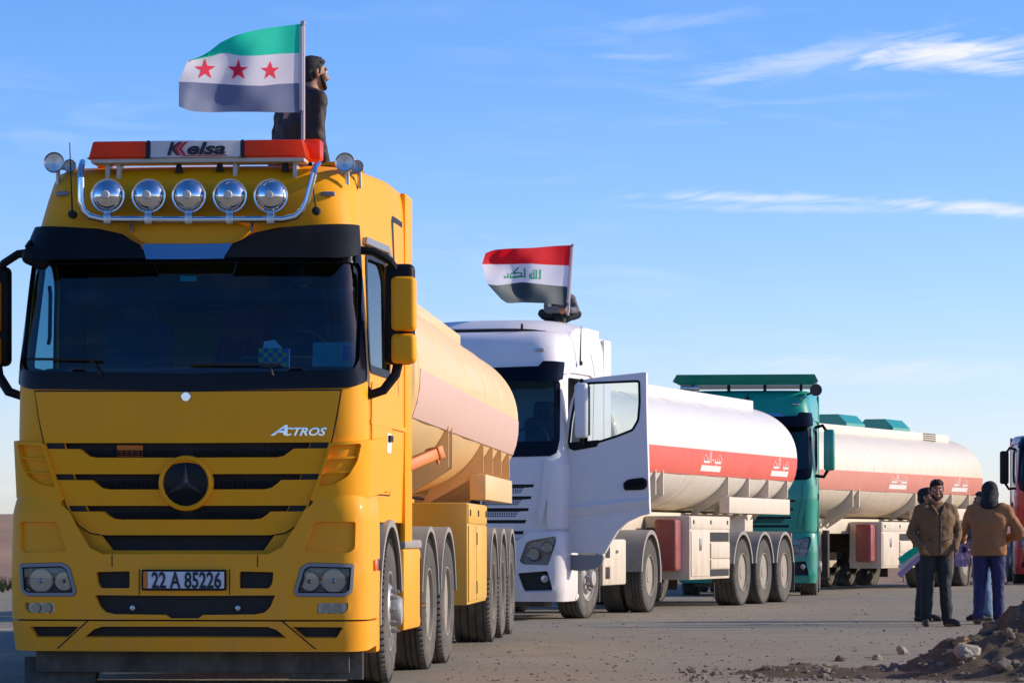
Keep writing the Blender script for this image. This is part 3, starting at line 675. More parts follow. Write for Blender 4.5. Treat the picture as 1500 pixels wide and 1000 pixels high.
        hp = [S.sd(*q, s) for q in ((.55, 3.10), (.62, 3.15), (1.35, 3.15), (1.55, 3.02), (1.52, 2.98), (1.33, 3.10))]
        mb = MB(); skin(mb, S.pts, hp, (), 0.07, 0.035, 0.04); mb.build('rain_deflector', 'grey_plastic', t)
        # side cab bottom behind the bumper corner, wheel arch rim, steps
        arc_guard(t, 'front_mudguard', 'mudguard', s * 0.86, s * 1.25, 1.45, 0.52, 0.66, -8, 168, 0.05)
        mb = MB(); mb.box((s * 1.19, .74, 0.72), (0.10, 0.16, 0.95), 0.02); mb.build('entry_panel', 'yellow', t)
        # amber side marker on the bumper corner and dark step
        mb = MB(); mb.box((s * 1.262, 0.42, 0.86), (0.02, 0.16, 0.075), 0.008); mb.build('side_marker', 'amber', t)
        mb = MB(); mb.box((s * 1.235, 0.66, 0.86), (0.05, 0.2, 0.085), 0.01); mb.build('step_handle', 'black', t)
    # visor wings and mirror-bright centre strip: stand off the screen, more at the lower edge
    def vis(U, V, off=0.0):
        q = S.pts(U, V, 0.03); k = np.clip((S.vz(3.24) - np.asarray(V)) / 0.25, 0, 1.2)
        q[..., 1] -= 0.03 + 0.16 * k + (np.asarray(off)); return q
    half = P((205, 383), (62, 386), (48, 380), (46, 352), (52, 336), (100, 335), (150, 338), (185, 346), (200, 356), (212, 362), (221, 383))
    for h in (half, mirror(half)):
        mb = MB(); skin(mb, vis, h, (), 0.05, 0.0, 0.025, back=True); mb.build('sun_visor', 'black', t)
    def vis2(U, V, off=0.0):
        q = vis(U, V, off); q[..., 1] += 0.0; return q
    cs = symm(P((271, 361), (214, 361), (222, 384), (271, 384)))
    k0, k1 = min(v for u, v in cs), max(v for u, v in cs)
    def strip(U, V, off=0.0):
        q = S.pts(U, V, 0.03); k = (np.asarray(V) - k0) / (k1 - k0); q[..., 1] -= 0.165 - 0.05 * k + np.asarray(off) * 1.0; return q
    mb = MB(); skin(mb, strip, cs, (), 0.05, 0.0, 0.015, back=True); mb.build('visor_centre', 'chrome', t)
    # bulged yellow chin of the roof between the visor wings
    ch = symm(P((271, 330), (212, 330), (190, 338), (200, 350), (214, 359), (271, 359)))
    mb = MB(); skin(mb, S.pts, rounded(ch, .03), (), 0.06, 0.045, 0.06); mb.build('roof_chin', 'yellow', t)
    # front flap with the three grille slots
    flap = symm(P((271, 574), (53, 574), (58, 610), (66, 648), (80, 690), (99, 742), (116, 768), (133, 779), (155, 783), (271, 783)))
    rows = [symm(P((271, 648.5), (68, 648.5), (70.5, 657), (118, 657.5), (125, 663), (132, 668), (142, 670), (271, 670))),
            symm(P((271, 694), (82, 694), (85, 702.5), (136, 703), (143, 709), (150, 714), (160, 716.5), (271, 716.5))),
            symm(P((271, 740), (101, 740), (105, 748.5), (153, 749), (160, 755), (167, 759), (178, 760.5), (271, 760.5)))]
    mb = MB(); skin(mb, S.pts, inset(flap, -0.011), [inset(flap_hole, -0.004)], 0.06, 0.004); mb.build('flap_joint', 'black_matt', t)
    mb = MB(); skin(mb, S.pts, flap, rows, 0.05, 0.014, 0.02, hole_depth=0.055); fl = mb.build('front_flap', 'yellow', t)
    mb = MB(); skin(mb, S.pts, inset(flap_hole, -0.03), (), 0.08, -0.045); mb.build('grille_backing', 'mesh_black', t)
    # grille mesh bars in the deep part of each slot
    for (x0, x1, y0, y1) in ((132, 262, 659, 668), (150, 262, 704, 715), (168, 262, 750, 759)):
        for sg in (1, -1):
            mb = MB()
            a, b = p(x0, (y0 + y1) / 2), p(x1, (y0 + y1) / 2); v0, v1 = p(200, y1)[1], p(200, y0)[1]; n = 16
            for i in range(n + 1):
                u = (a[0] + (b[0] - a[0]) * i / n) * sg
                skin(mb, S.pts, [(u - .004, v0), (u + .004, v0), (u + .004, v1), (u - .004, v1)], (), 0.2, -0.012, 0.01)
            for k in range(3):
                v = v0 + (v1 - v0) * (k + .5) / 3
                skin(mb, S.pts, [(min(a[0] * sg, b[0] * sg), v - .003), (max(a[0] * sg, b[0] * sg), v - .003), (max(a[0] * sg, b[0] * sg), v + .003), (min(a[0] * sg, b[0] * sg), v + .003)], (), 0.1, -0.010, 0.01)
            mb.build('grille_mesh', 'black', t)
    # orange plate seen through the top slot
    q = P((170, 652), (208, 652), (208, 669), (170, 669)); mb = MB(); skin(mb, S.pts, q, (), 0.1, -0.03); mb.build('tow_eye_plate', 'orange_paint', t)
    u, v = p(271, 707); c = S.pts(np.array([0.0]), np.array([v]), 0.03)[0]
    star_badge(t, c, 0.192, 'yellow', 'star_dark')
    c = S.pts(np.array([0.0]), np.array([p(271, 581)[1]]), 0.014)[0]
    MB().lathe([(0.034, 0.004), (0.034, -0.006), (0.030, -0.009), (0.0, -0.009)], c=c, axis='Y', n=24).build('bonnet_badge', 'chrome', fl)
    def badge_map(cx, cy, sgn=1.0):
        u0, v0 = p(cx, cy); return lambda U, V, off=0.0: S.pts(u0 + np.asarray(U), v0 + np.asarray(V), np.asarray(off) + 0.014)
    lettering('model_lettering', 'CTROS', badge_map(447, 632), 0.075, 'chrome', fl, shear=0.35, bold=0.002, width=0.30)
    lettering('model_initial', 'A', badge_map(409, 630), 0.10, 'chrome', fl, shear=0.45, bold=0.002, width=0.12)
    # bulged corner deflectors with a scooped louvre
    cor = P((66, 650), (88, 712), (97, 733)); ue = S.sd(0.95, 1.5)[0]
    for sg in (1, -1):
        o = [(cor[0][0], cor[0][1] + .01), (cor[1][0], cor[1][1]), (cor[2][0], cor[2][1])] + [(-ue, S.vz(1.37)), (-ue, S.vz(1.76))]
        o = [(sg * -u, v) for u, v in o]
        sc_ = P((33, 650), (63, 653), (84, 713), (62, 709), (46, 697), (37, 675)); sc_ = [(sg * -u, v) for u, v in sc_]
        mb = MB(); skin(mb, S.pts, rounded(o, .03), [rounded(sc_, .02)], 0.05, 0.04, 0.04); mb.build('corner_deflector', 'yellow', t)
        mb = MB()
        for k in range(2):
            y = 671 + 21 * k; e = P((36 + 6 * k, y), (70 + 8 * k, y + 3)); e = [(sg * -u, v) for u, v in e]
            skin(mb, S.pts, [e[0], e[1], (e[1][0], e[1][1] + .012), (e[0][0], e[0][1] + .012)], (), .1, 0.028, 0.026)
        mb.build('louvre_blade', 'yellow', t)
    # ---------------- bumper
    Bp = Shell([(0.26, 1.235, .01, .20, 1.235), (0.45, 1.25, -.03, .20, 1.25), (0.80, 1.255, -.035, .20, 1.255), (1.22, 1.25, -.01, .20, 1.25), (1.30, 1.235, .01, .2, 1.235), (1.36, 1.215, .03, .2, 1.215)], bow=0.06, blur=3)
    b = lambda x, y: Bp.px(F, x, y)
    PB = lambda *a: [b(x, y) for x, y in a]
    ub = Bp.sd(0.70, .8)[0]
    up = [(0.0, b(271, 811)[1])] + PB((150, 811), (130, 801), (112, 771), (100, 747), (88, 737))[0:5]
    tb = Bp.vz(1.30)
    top_half = up + [(b(88, 737)[0], Bp.vz(1.34)), (-ub, Bp.vz(1.34)), (-ub, b(271, 907)[1]), (0.0, b(271, 907)[1])]
    hl = rounded(PB((29, 825), (92, 823), (103, 830), (113, 866), (109, 873), (40, 873), (31, 866)), .02)
    fogl = rounded(PB((36, 882), (79, 882), (80, 897), (44, 897), (37, 892)), .012)
    slot = rounded(PB((141, 837), (190, 836), (190, 861), (148, 861), (143, 854)), .012)
    rec = rounded(PB((29, 764), (84, 764), (98, 808), (36, 809), (29, 803)), .02)
    inta = symm(PB((271, 872), (139, 871), (146, 888), (154, 896), (168, 899), (243, 900), (250, 905), (271, 905)))
    both = lambda h: [h, mirror(h)]
    mb = MB(); skin(mb, Bp.pts, symm(top_half), both(hl) + both(fogl) + both(slot) + both(rec) + [inta], 0.05, 0.0, 0.04, hole_depth=0.05)
    bump = mb.build('bumper', 'yellow', t)
    low = symm([(0.0, b(271, 909.5)[1])] + [(-ub, b(271, 909.5)[1]), (-ub, Bp.vz(0.30)), (b(30, 945)[0], Bp.vz(0.27)), (0.0, Bp.vz(.27))])
    l1 = rounded(PB((43, 917), (116, 917), (99, 933), (54, 933)), .01); l2 = symm(PB((271, 917), (150, 917), (138, 921), (124, 933), (271, 933)))
    mb = MB(); skin(mb, Bp.pts, low, both(l1) + [l2], 0.06, 0.0, 0.04, hole_depth=0.05); mb.build('lower_bumper', 'yellow', t)
    mb = MB(); skin(mb, Bp.pts, symm([(0.0, b(271, 815)[1])] + PB((148, 815), (126, 805), (108, 775), (96, 752)) + [(-ub + .02, Bp.vz(1.28)), (-ub + .02, Bp.vz(.29)), (0, Bp.vz(.29))]), [inset(hl, -.01), mirror(inset(hl, -.01)), rec, mirror(rec)], 0.12, -0.045); mb.build('bumper_backing', 'black_matt', t)
    for h in both(rec):
        mb = MB(); skin(mb, Bp.pts, inset(h, -.01), (), 0.08, -0.03); mb.build('step_recess', 'yellow', t)
    for sg in (1, -1):
        f = lambda poly: [(u * -sg, v) for u, v in poly]
        # diagonal joint of the lower bumper
        dj = f(PB((127, 909), (130, 909), (86, 949), (83, 949))); mb = MB(); skin(mb, Bp.pts, dj, (), .1, 0.002); mb.build('bumper_joint', 'black_matt', bump)
        vj = f(PB((163.5, 812), (165, 812), (165, 830), (163.5, 830))); mb = MB(); skin(mb, Bp.pts, vj, (), .1, 0.002); mb.build('bumper_joint', 'black_matt', bump)
        vj = f(PB((203.5, 833), (205, 833), (205, 870), (203.5, 870))); mb = MB(); skin(mb, Bp.pts, vj, (), .1, 0.002); mb.build('bumper_joint', 'black_matt', bump)
        H = f(hl); inn = inset(H, .026)
        mb = MB(); skin(mb, Bp.pts, inset(H, .003), [inn], 0.05, 0.006, 0.03); hd = mb.build('headlight', 'grey_plastic', t)
        MATS['grey_plastic'].node_tree
        mb = MB(); skin(mb, Bp.pts, inset(H, .018), [inset(H, .034)], 0.05, -0.004, 0.02); mb.build('headlight_seal', 'black', hd)
        mb = MB(); skin(mb, Bp.pts, inset(H, .028), (), 0.05, -0.008); mb.build('headlight_glass', 'lamp_glass', hd)
        mb = MB(); skin(mb, Bp.pts, inset(H, .0), (), 0.06, -0.13, 0.0); mb.build('headlight_bowl', 'bowl', hd)
        for (x, y, r) in ((57, 850, .092), (91, 851, .072)):
            u, v = b(x, y); c = Bp.pts(np.array([u * -sg]), np.array([v]), -0.03)[0]
            MB().lathe([(0.0, .09), (r * .3, .085), (r * .35, .06), (r * .7, .045), (r, .0), (r * 1.04, .004), (r * 1.0, .02)], c=c, axis='Y', n=28).build('reflector', 'reflector', hd)
            MB().lathe([(0, .01), (r * .2, .02), (r * .22, .06)], c=c, axis='Y', n=14).build('bulb', 'chrome_dull', hd)
        q = f(PB((40, 826), (100, 826), (104, 838), (75, 838), (60, 832), (40, 836))); mb = MB(); skin(mb, Bp.pts, q, (), .06, -0.035); mb.build('headlight_trim', 'grey_plastic', hd)
        q = f(fogl); mb = MB(); skin(mb, Bp.pts, inset(q, .004), (), 0.05, -0.008); fg = mb.build('fog_lamp', 'lamp_glass', t)
        mb = MB(); skin(mb, Bp.pts, inset(q, .002), (), 0.05, -0.035); mb.build('fog_reflector', 'chrome_dull', fg)
        for x in (51, 67):
            u, v = b(x, 890); c = Bp.pts(np.array([u * -sg]), np.array([v]), -0.02)[0]
            MB().lathe([(0, .02), (.02, .012), (.034, -.004)], c=c, axis='Y', n=16).build('reflector', 'reflector', fg)
        u, v = b(193, 890); c = Bp.pts(np.array([u * -sg]), np.array([v]), -0.035)[0]
        MB().lathe([(0.0, -.02), (.018, -.016), (.02, 0)], c=c, axis='Y', n=12).build('tow_bolt', 'chrome_dull', t)
        # mirror: black housing towards the road, two yellow caps behind it
        mx = s_ = sg
        cx_ = sg * 1.435; my = 0.42
        mb = MB(); mb.box((cx_ - sg * .01, my + .03, 2.60), (0.215, 0.11, 0.70), 0.045, seg=3); mi_ = mb.build('mirror', 'black', t)
        for (z0, z1) in ((2.475, 2.86), (2.25, 2.465)):
            mb = MB(); zc = (z0 + z1) / 2; vs = []; fs = []
            mb.box((cx_ + sg * .028, my - .03, zc), (0.170, 0.13, z1 - z0 - .008), 0.035, seg=4); mb.build('mirror_cap', 'yellow', mi_)
        MB().tube([(sg * 1.16, .36, 3.04), (sg * 1.25, .36, 3.03), (sg * 1.36, .40, 2.97), (sg * 1.42, .43, 2.88)], .03, 8).build('mirror_arm', 'black', mi_)
        MB().tube([(sg * 1.18, .40, 2.10), (sg * 1.23, .38, 2.04), (sg * 1.32, .38, 2.07), (sg * 1.40, .42, 2.18), (sg * 1.42, .44, 2.28)], .035, 8).build('mirror_arm', 'black', mi_)
        # small kerb view mirrors and grab rails
        if sg < 0:
            mb = MB(); mb.box((-1.06, .10, 2.98), (.20, .12, .13), .05, seg=3, rot=Matrix.Rotation(.4, 3, 'Y')); mb.tube([(-1.13, .22, 3.10), (-1.12, .08, 3.06), (-1.06, .08, 2.98)], .018, 8); mb.build('kerb_mirror', 'black', t)
    # number plate
    u, v = b(270, 849); pm = lambda U, V, off=0.0: Bp.pts(u + np.asarray(U), v + np.asarray(V), np.asarray(off))
    rc = lambda w, h, cx=0, cy=0: [(cx - w / 2, cy - h / 2), (cx + w / 2, cy - h / 2), (cx + w / 2, cy + h / 2), (cx - w / 2, cy + h / 2)]
    mb = MB(); skin(mb, pm, rounded(rc(.555, .142), .012), (), .1, .022, .025); pl = mb.build('number_plate', 'black', t)
    mb = MB(); skin(mb, pm, rounded(rc(.530, .112), .006), (), .1, .026); mb.build('plate_face', 'plate_white', pl)
    mb = MB(); skin(mb, pm, rc(.030, .11, -.25), (), .1, .029); mb.build('plate_band', 'orange_paint', pl)
    lettering('plate_number', '22 A 85226', lambda U, V, o=0.0: pm(np.asarray(U) + .018, V, o), 0.150, 'ink', pl, bold=0.003, off=.028, width=.455)
    # lower apron, mud flap lettering
    mb = MB(); mb.box((0, .28, .20), (2.2, .05, .17), .01); mb.box((-.95, .35, .12), (.5, .03, .2), .005); mb.box((.93, .30, .17), (.52, .03, .2), .005); mb.build('under_apron', 'dusty_black', t)
    lettering('apron_lettering', 'ACTROS', plane_map((.90, .281, .20), (1, 0, 0), (0, 0, 1), (0, -1, 0)), 0.14, 'grey_plastic', t, bold=.002, width=.40)
    # wipers
    for (a, bb, c) in (((150, 551), (135, 528), (45, 527)), ((400, 551), (395, 535), (280, 535))):
        pts = []
        for k, (x, y) in enumerate((a, bb, c)):
            u, v = p(x, y); pts.append(S.pts(np.array([u]), np.array([v]), 0.03)[0])
        mb = MB(); mb.tube([pts[0], pts[1]], .012, 6); mb.tube([pts[1] + (np.array(pts[2]) - pts[1]) * -.15, pts[1], (np.array(pts[1]) + pts[2]) / 2, pts[2]], .010, 6); mb.build('wiper', 'black_matt', t)
    # ------------- roof: lamp rail, five spot lamps, light bar, horns, aerials
    yl = 0.10; hit = lambda x, y, d=yl: Vector(F.hit(x, y, d))
    rail = [hit(121, 238, .5), hit(119, 246, .22), hit(119, 262), hit(119, 296), hit(123, 309), hit(132, 317), hit(150, 321), hit(271, 321.5), hit(415, 321), hit(433, 317), hit(444, 306), hit(450, 292), hit(459, 256), hit(461, 246, .22), hit(466, 240, .5)]
    MB().tube(rail, .024, 12).build('lamp_rail', 'chrome', t)
    for x in (193, 369): mb = MB(); mb.tube([hit(x, 321), hit(x, 338, .16)], .014, 8); mb.build('rail_bracket', 'chrome_dull', t)
    for x in (158, 218, 277, 337, 397):
        c = hit(x, 287, yl + .02); r = .112
        lm = MB().lathe([(0, -.082), (r * .25, -.080), (r * .5, -.070), (r * .75, -.052), (r * .93, -.026), (r * .98, -.010), (r * 1.06, -.012), (r * 1.06, .012), (r * .95, .03), (r * .7, .10), (r * .25, .13), (0, .13)], c=c, axis='Y', n=40).build('spot_lamp', 'chrome', t)
        MB().lathe([(0, -.100), (r * .22, -.099), (r * .27, -.090), (r * .27, -.06)], c=c, axis='Y', n=20).build('lamp_button', 'lens_cream', lm)
        mb = MB(); mb.box(c + Vector((0, .0, -.135)), (.05, .05, .08), .008); mb.box(hit(x, 321) , (.055, .06, .075), .01); mb.build('lamp_bracket', 'chrome_dull', lm)
    # light bar
    yb = .42; mid = lambda a, bq: (a + bq) / 2
    a, c = hit(134, 234, yb), hit(453, 206, yb); z0, z1 = hit(300, 233, yb).z, hit(300, 208, yb).z
    xs = [hit(x, 220, yb).x for x in (134, 218, 224, 356, 361, 452)]
    def seg(nm, x0, x1, mat, sl0=0.0, sl1=0.0, yd=.22, grow=0.0):
        mb = MB(); d = yd / 2 + grow; g = grow
        mb.add([(x0, yb - d, z0 - g), (x1, yb - d, z0 - g), (x1, yb + d, z0 - g), (x0, yb + d, z0 - g), (x0 + sl0, yb - d + .012, z1 + g), (x1 - sl1, yb - d + .012, z1 + g), (x1 - sl1, yb + d - .012, z1 + g), (x0 + sl0, yb + d - .012, z1 + g)],
               [(0, 1, 2, 3), (4, 5, 6, 7), (0, 1, 5, 4), (1, 2, 6, 5), (2, 3, 7, 6), (3, 0, 4, 7)])
        bm = bmesh.new(); me = bpy.data.meshes.new('x'); me.from_pydata(mb.v, [], mb.f); bm.from_mesh(me); bmesh.ops.bevel(bm, geom=bm.edges[:], offset=.012, segments=2, affect='EDGES', profile=.5); bm.verts.ensure_lookup_table()
        m2 = MB(); m2.add([v.co[:] for v in bm.verts], [[v.index for v in f.verts] for f in bm.faces]); bm.free(); bpy.data.meshes.remove(me)
        return m2.build(nm, mat, t)
    seg('light_bar_lens', xs[0], xs[1], 'orange_lens', .03); seg('light_bar_lens', xs[4], xs[5], 'orange_lens', 0, .03); panel = seg('light_bar_sign', xs[2], xs[3], 'sign_white')
    for (x0, x1) in ((xs[1] - .002, xs[2] + .002), (xs[3] - .002, xs[4] + .002)): seg('light_bar_divider', x0, x1, 'ink', grow=.004)
    mb = MB(); mb.box(((xs[0] + xs[5]) / 2, yb, z0 - .018), (xs[5] - xs[0] - .03, .20, .034), .01)
    for x in (xs[0] + .12, xs[0] + .2, xs[3] - .05, xs[5] - .09): mb.box((x, yb + .02, z0 - .08), (.03, .12, .12), .004)
    mb.build('light_bar_base', 'lens_cream', t)
    ln = plane_map(((xs[2] + xs[3]) / 2 + .035, yb - .112, (z0 + z1) / 2 + .002), (1, 0, 0), (0, 0.06, .998), (0, -1, 0))
    lettering('sign_lettering', 'elsa', lambda U, V, o=0.0: ln(np.asarray(U) + .045, V, o), .115, 'ink', panel, shear=.25, bold=.004, width=.27)
    lettering('sign_initial', 'K', lambda U, V, o=0.0: ln(np.asarray(U) - .175, V, o), .125, 'ink', panel, shear=.25, bold=.004, width=.11)
    mb = MB()
    for (x, y) in ((-.182, 0), (-.150, 0)):
        for q in (((0, 0), (.022, 0), (.065, .046), (.042, .046)), ((0, 0), (.022, 0), (.050, -.046), (.028, -.046))):
            mb.add(ln(np.array([x + k[0] for k in q]), np.array([y + k[1] for k in q]), .007), [(0, 1, 2, 3)])
    mb.add(ln(np.array([-.12, .19, .19, -.12]), np.array([-.053, -.053, -.046, -.046]), .004), [(0, 1, 2, 3)])
    mb.build('sign_stroke', 'ink_red', panel, fixn=False)
    # second beacon box behind the bar's end, another under its other end
    c = hit(459, 221, .62); mb = MB(); mb.box(c, (.125, .16, .15), .02); mb.build('beacon', 'orange_lens', t)
    c = hit(155, 244, .62); mb = MB(); mb.box(c, (.10, .10, .07), .012); mb.build('beacon', 'orange_lens', t)
    # roof air deflector behind the bar
    rd = [(1.62, 3.655), (1.75, 3.70), (1.95, 3.74), (2.45, 3.77), (2.45, 3.655)]
    mb = MB(); mb.prism(rd, lambda a, b_: (-.93, a, b_), lambda a, b_: (.93, a, b_)); mb.build('roof_deflector', 'yellow', t)
    mb = MB(); mb.box((.86, 1.45, 3.735), (.30, .55, .025), .008, rot=Matrix.Rotation(-.14, 3, 'Y')); mb.build('roof_hatch_lid', 'yellow', t)
    # air horns
    for (x, y, r, d) in ((79, 238, .072, .35), (102, 243, .046, .55), (505, 238, .068, .35), (523, 244, .046, .60)):
        c = hit(x, y, d); mb = MB()
        mb.lathe([(0, .012), (r * .85, .006), (r, -.004), (r * 1.02, .006), (r * .75, .05), (r * .4, .16), (r * .28, .32), (0, .33)], c=c, axis='Y', n=28); mb.tube([c + Vector((0, .12, -.02)), c + Vector((0, .14, -.14))], .016, 8)
        mb.build('air_horn', 'chrome_dull', t)
    for (x0, y0, x1, y1, d0) in ((106, 314, 102, 209, .18), (463, 309, 457, 258, .2)):
        mb = MB(); a, c = hit(x0, y0, d0), hit(x1, y1, d0 + .1); mb.tube([a, a + (c - a) * .4, c], [.007, .005, .003], 6); mb.lathe([(0, -.03), (.028, -.02), (.03, .03), (0, .05)], c=a, axis='Y', n=14); mb.build('aerial', 'black_matt', t)
    for (x, y) in ((262, 245), (322, 243), (418, 243)):
        mb = MB(); c = hit(x, y, .40); mb.lathe([(.030, -.04), (.022, 0), (.010, .035), (0, .05)], c=c, axis='Z', n=12); mb.build('roof_aerial', 'black_matt', t)
    for x in (93, 480):
        u, v = p(x, 285); c = S.pts(np.array([u]), np.array([v]), .008)[0]; mb = MB(); mb.box(c, (.10, .04, .035), .014); mb.build('position_lamp', 'grey_plastic', t)
    # ------------- inside the cab
    mb = MB(); mb.box((0, .58, 2.10), (2.2, .52, .26), .06, seg=3); mb.box((.62, .66, 2.26), (.7, .3, .12), .05); mb.build('dashboard', 'interior', t)
    mb = MB(); st = Vector((.66, .82, 2.30)); ring = [st + Vector((.23 * math.cos(k * PI / 10), .10 * math.sin(k * PI / 10), .21 * math.sin(k * PI / 10))) for k in range(21)]
    mb.tube(ring, .015, 6); mb.tube([st, st + Vector((0, -.1, -.12))], .03, 8); mb.tube([ring[0], st, ring[10]], .014, 6); mb.build('steering_wheel', 'interior', t)
    for x in (-.62, .62):
        mb = MB(); mb.box((x, 1.25, 1.85), (.55, .5, .18), .06); mb.box((x, 1.50, 2.25), (.52, .16, .75), .07); mb.box((x, 1.52, 2.72), (.30, .12, .22), .05); mb.build('seat', 'seat_cloth', t)
    mb = MB(); skin(mb, lambda U, V, off=0.0: np.stack([U, 1.78 + .04 * np.sin(np.asarray(U) * 40), V], -1), [(-.2, 2.0), (.75, 2.0), (.70, 2.72), (.0, 2.80)], (), .04); mb.build('bunk_curtain', 'curtain_red', t, fixn=False)
    q = P((263, 403), (287, 403), (287, 411), (263, 411)); mb = MB(); skin(mb, S.pts, q, (), .1, -.02); mb.build('windscreen_sticker', 'paper_green', t)
    mb = MB(); mb.tube([(-1.02, .30, 2.40), (-1.02, .34, 2.45), (-1.02, .36, 2.75), (-1.02, .33, 2.80)], .014, 6); mb.build('grab_rail', 'black', t)
    # ------------- wheels, chassis, side boxes
    tractor_chassis(t, 'yellow', 6.1, (4.0, 5.35))
    wheel(t, 1.085, 1.45, 'steer', R(2)); wheel(t, -1.085, 1.45, 'steer', R(2))
    for y in (4.0, 5.35):
        for s in (1, -1):
            wheel(t, s * .94, y, 'dual'); arc_guard(t, 'rear_mudguard', 'mudguard', s * .62, s * 1.25, y, .52, .62, 10, 172, .04)
    for s in (1, -1):
        mb = MB(); mb.box((s * 1.02, 2.83, .66), (.44, 1.05, .62), .03); bx = mb.build('fuel_tank', 'yellow', t)
        mb = MB(); mb.box((s * 1.03, 2.83, 1.0), (.44, 1.07, .07), .02); mb.build('tank_tread', 'mudguard', bx)
        mb = MB(); mb.box((s * 1.246, 3.30, .66), (.008, .012, .46)); mb.build('tank_joint', 'black_matt', bx)
        MB().lathe([(0, .0), (.02, .0), (.02, .03 * s), (0, .03 * s)], c=(s * 1.245, 3.42, .52), axis='X', n=12).build('tank_cap', 'chrome_dull', bx)
        MB().box((s * .98, 2.26, .46), (.40, .03, .55), .004).build('mud_flap', 'dusty_black', t); MB().box((s * .95, 6.0, .42), (.55, .02, .5), .004).build('mud_flap', 'dusty_black', t)
        mb = MB(); mb.box((s * 1.10, 2.30, 1.28), (.10, .06, .55), .01); mb.build('cab_prop', 'dusty_black', t)
    # folded orange crane arm behind the cab
    a = hit(577, 690, 2.55); c = hit(642, 662, 3.0)
    mb = MB(); d = c - a; rot = Vector((1, 0, 0)).rotation_difference(d.normalized()).to_matrix(); mb.box(a + d * .5, (d.length, .12, .085), .01, rot=rot); mb.box(a + d * .93, (d.length * .12, .14, .10), .008, rot=rot)
    mb.tube([a + Vector((0, 0, 0)), a + Vector((-.02, .05, -.45))], .03, 8); mb.tube([c + Vector((-.02, 0, -.02)), c + Vector((.0, 0, -.09))], .012, 6); mb.build('hose_arm', 'orange_paint', t)
    return t, S
# ------------------------------------------------------------------ newer cab with slotted grille (white, green and red trucks)
def perforated(name, base):
    m = bpy.data.materials.new(name); m.use_nodes = True; MATS[name] = m; t = m.node_tree; b = t.nodes['Principled BSDF']; b.inputs['Roughness'].default_value = 0.5
    co = N(t, 'ShaderNodeTexCoord'); vo = N(t, 'ShaderNodeTexVoronoi'); vo.inputs['Scale'].default_value = 34; vo.inputs['Randomness'].default_value = 0.0; mp = N(t, 'ShaderNodeMapping'); mp.inputs['Scale'].default_value = (1, 0.01, 1); L(t, co.outputs['Object'], mp.inputs[0]); L(t, mp.outputs[0], vo.inputs['Vector'])
    mx = N(t, 'ShaderNodeMixRGB'); L(t, math_(t, 'LESS_THAN', vo.outputs['Distance'], 0.36), mx.inputs[0]); mx.inputs[1].default_value = (*base, 1); mx.inputs[2].default_value = (0.01, 0.01, 0.01, 1); L(t, mx.outputs[0], b.inputs['Base Color'])
perforated('mesh_white', (.6, .6, .62)); perforated('mesh_green', (.0, .15, .10)); perforated('mesh_red', (.35, .02, .02))
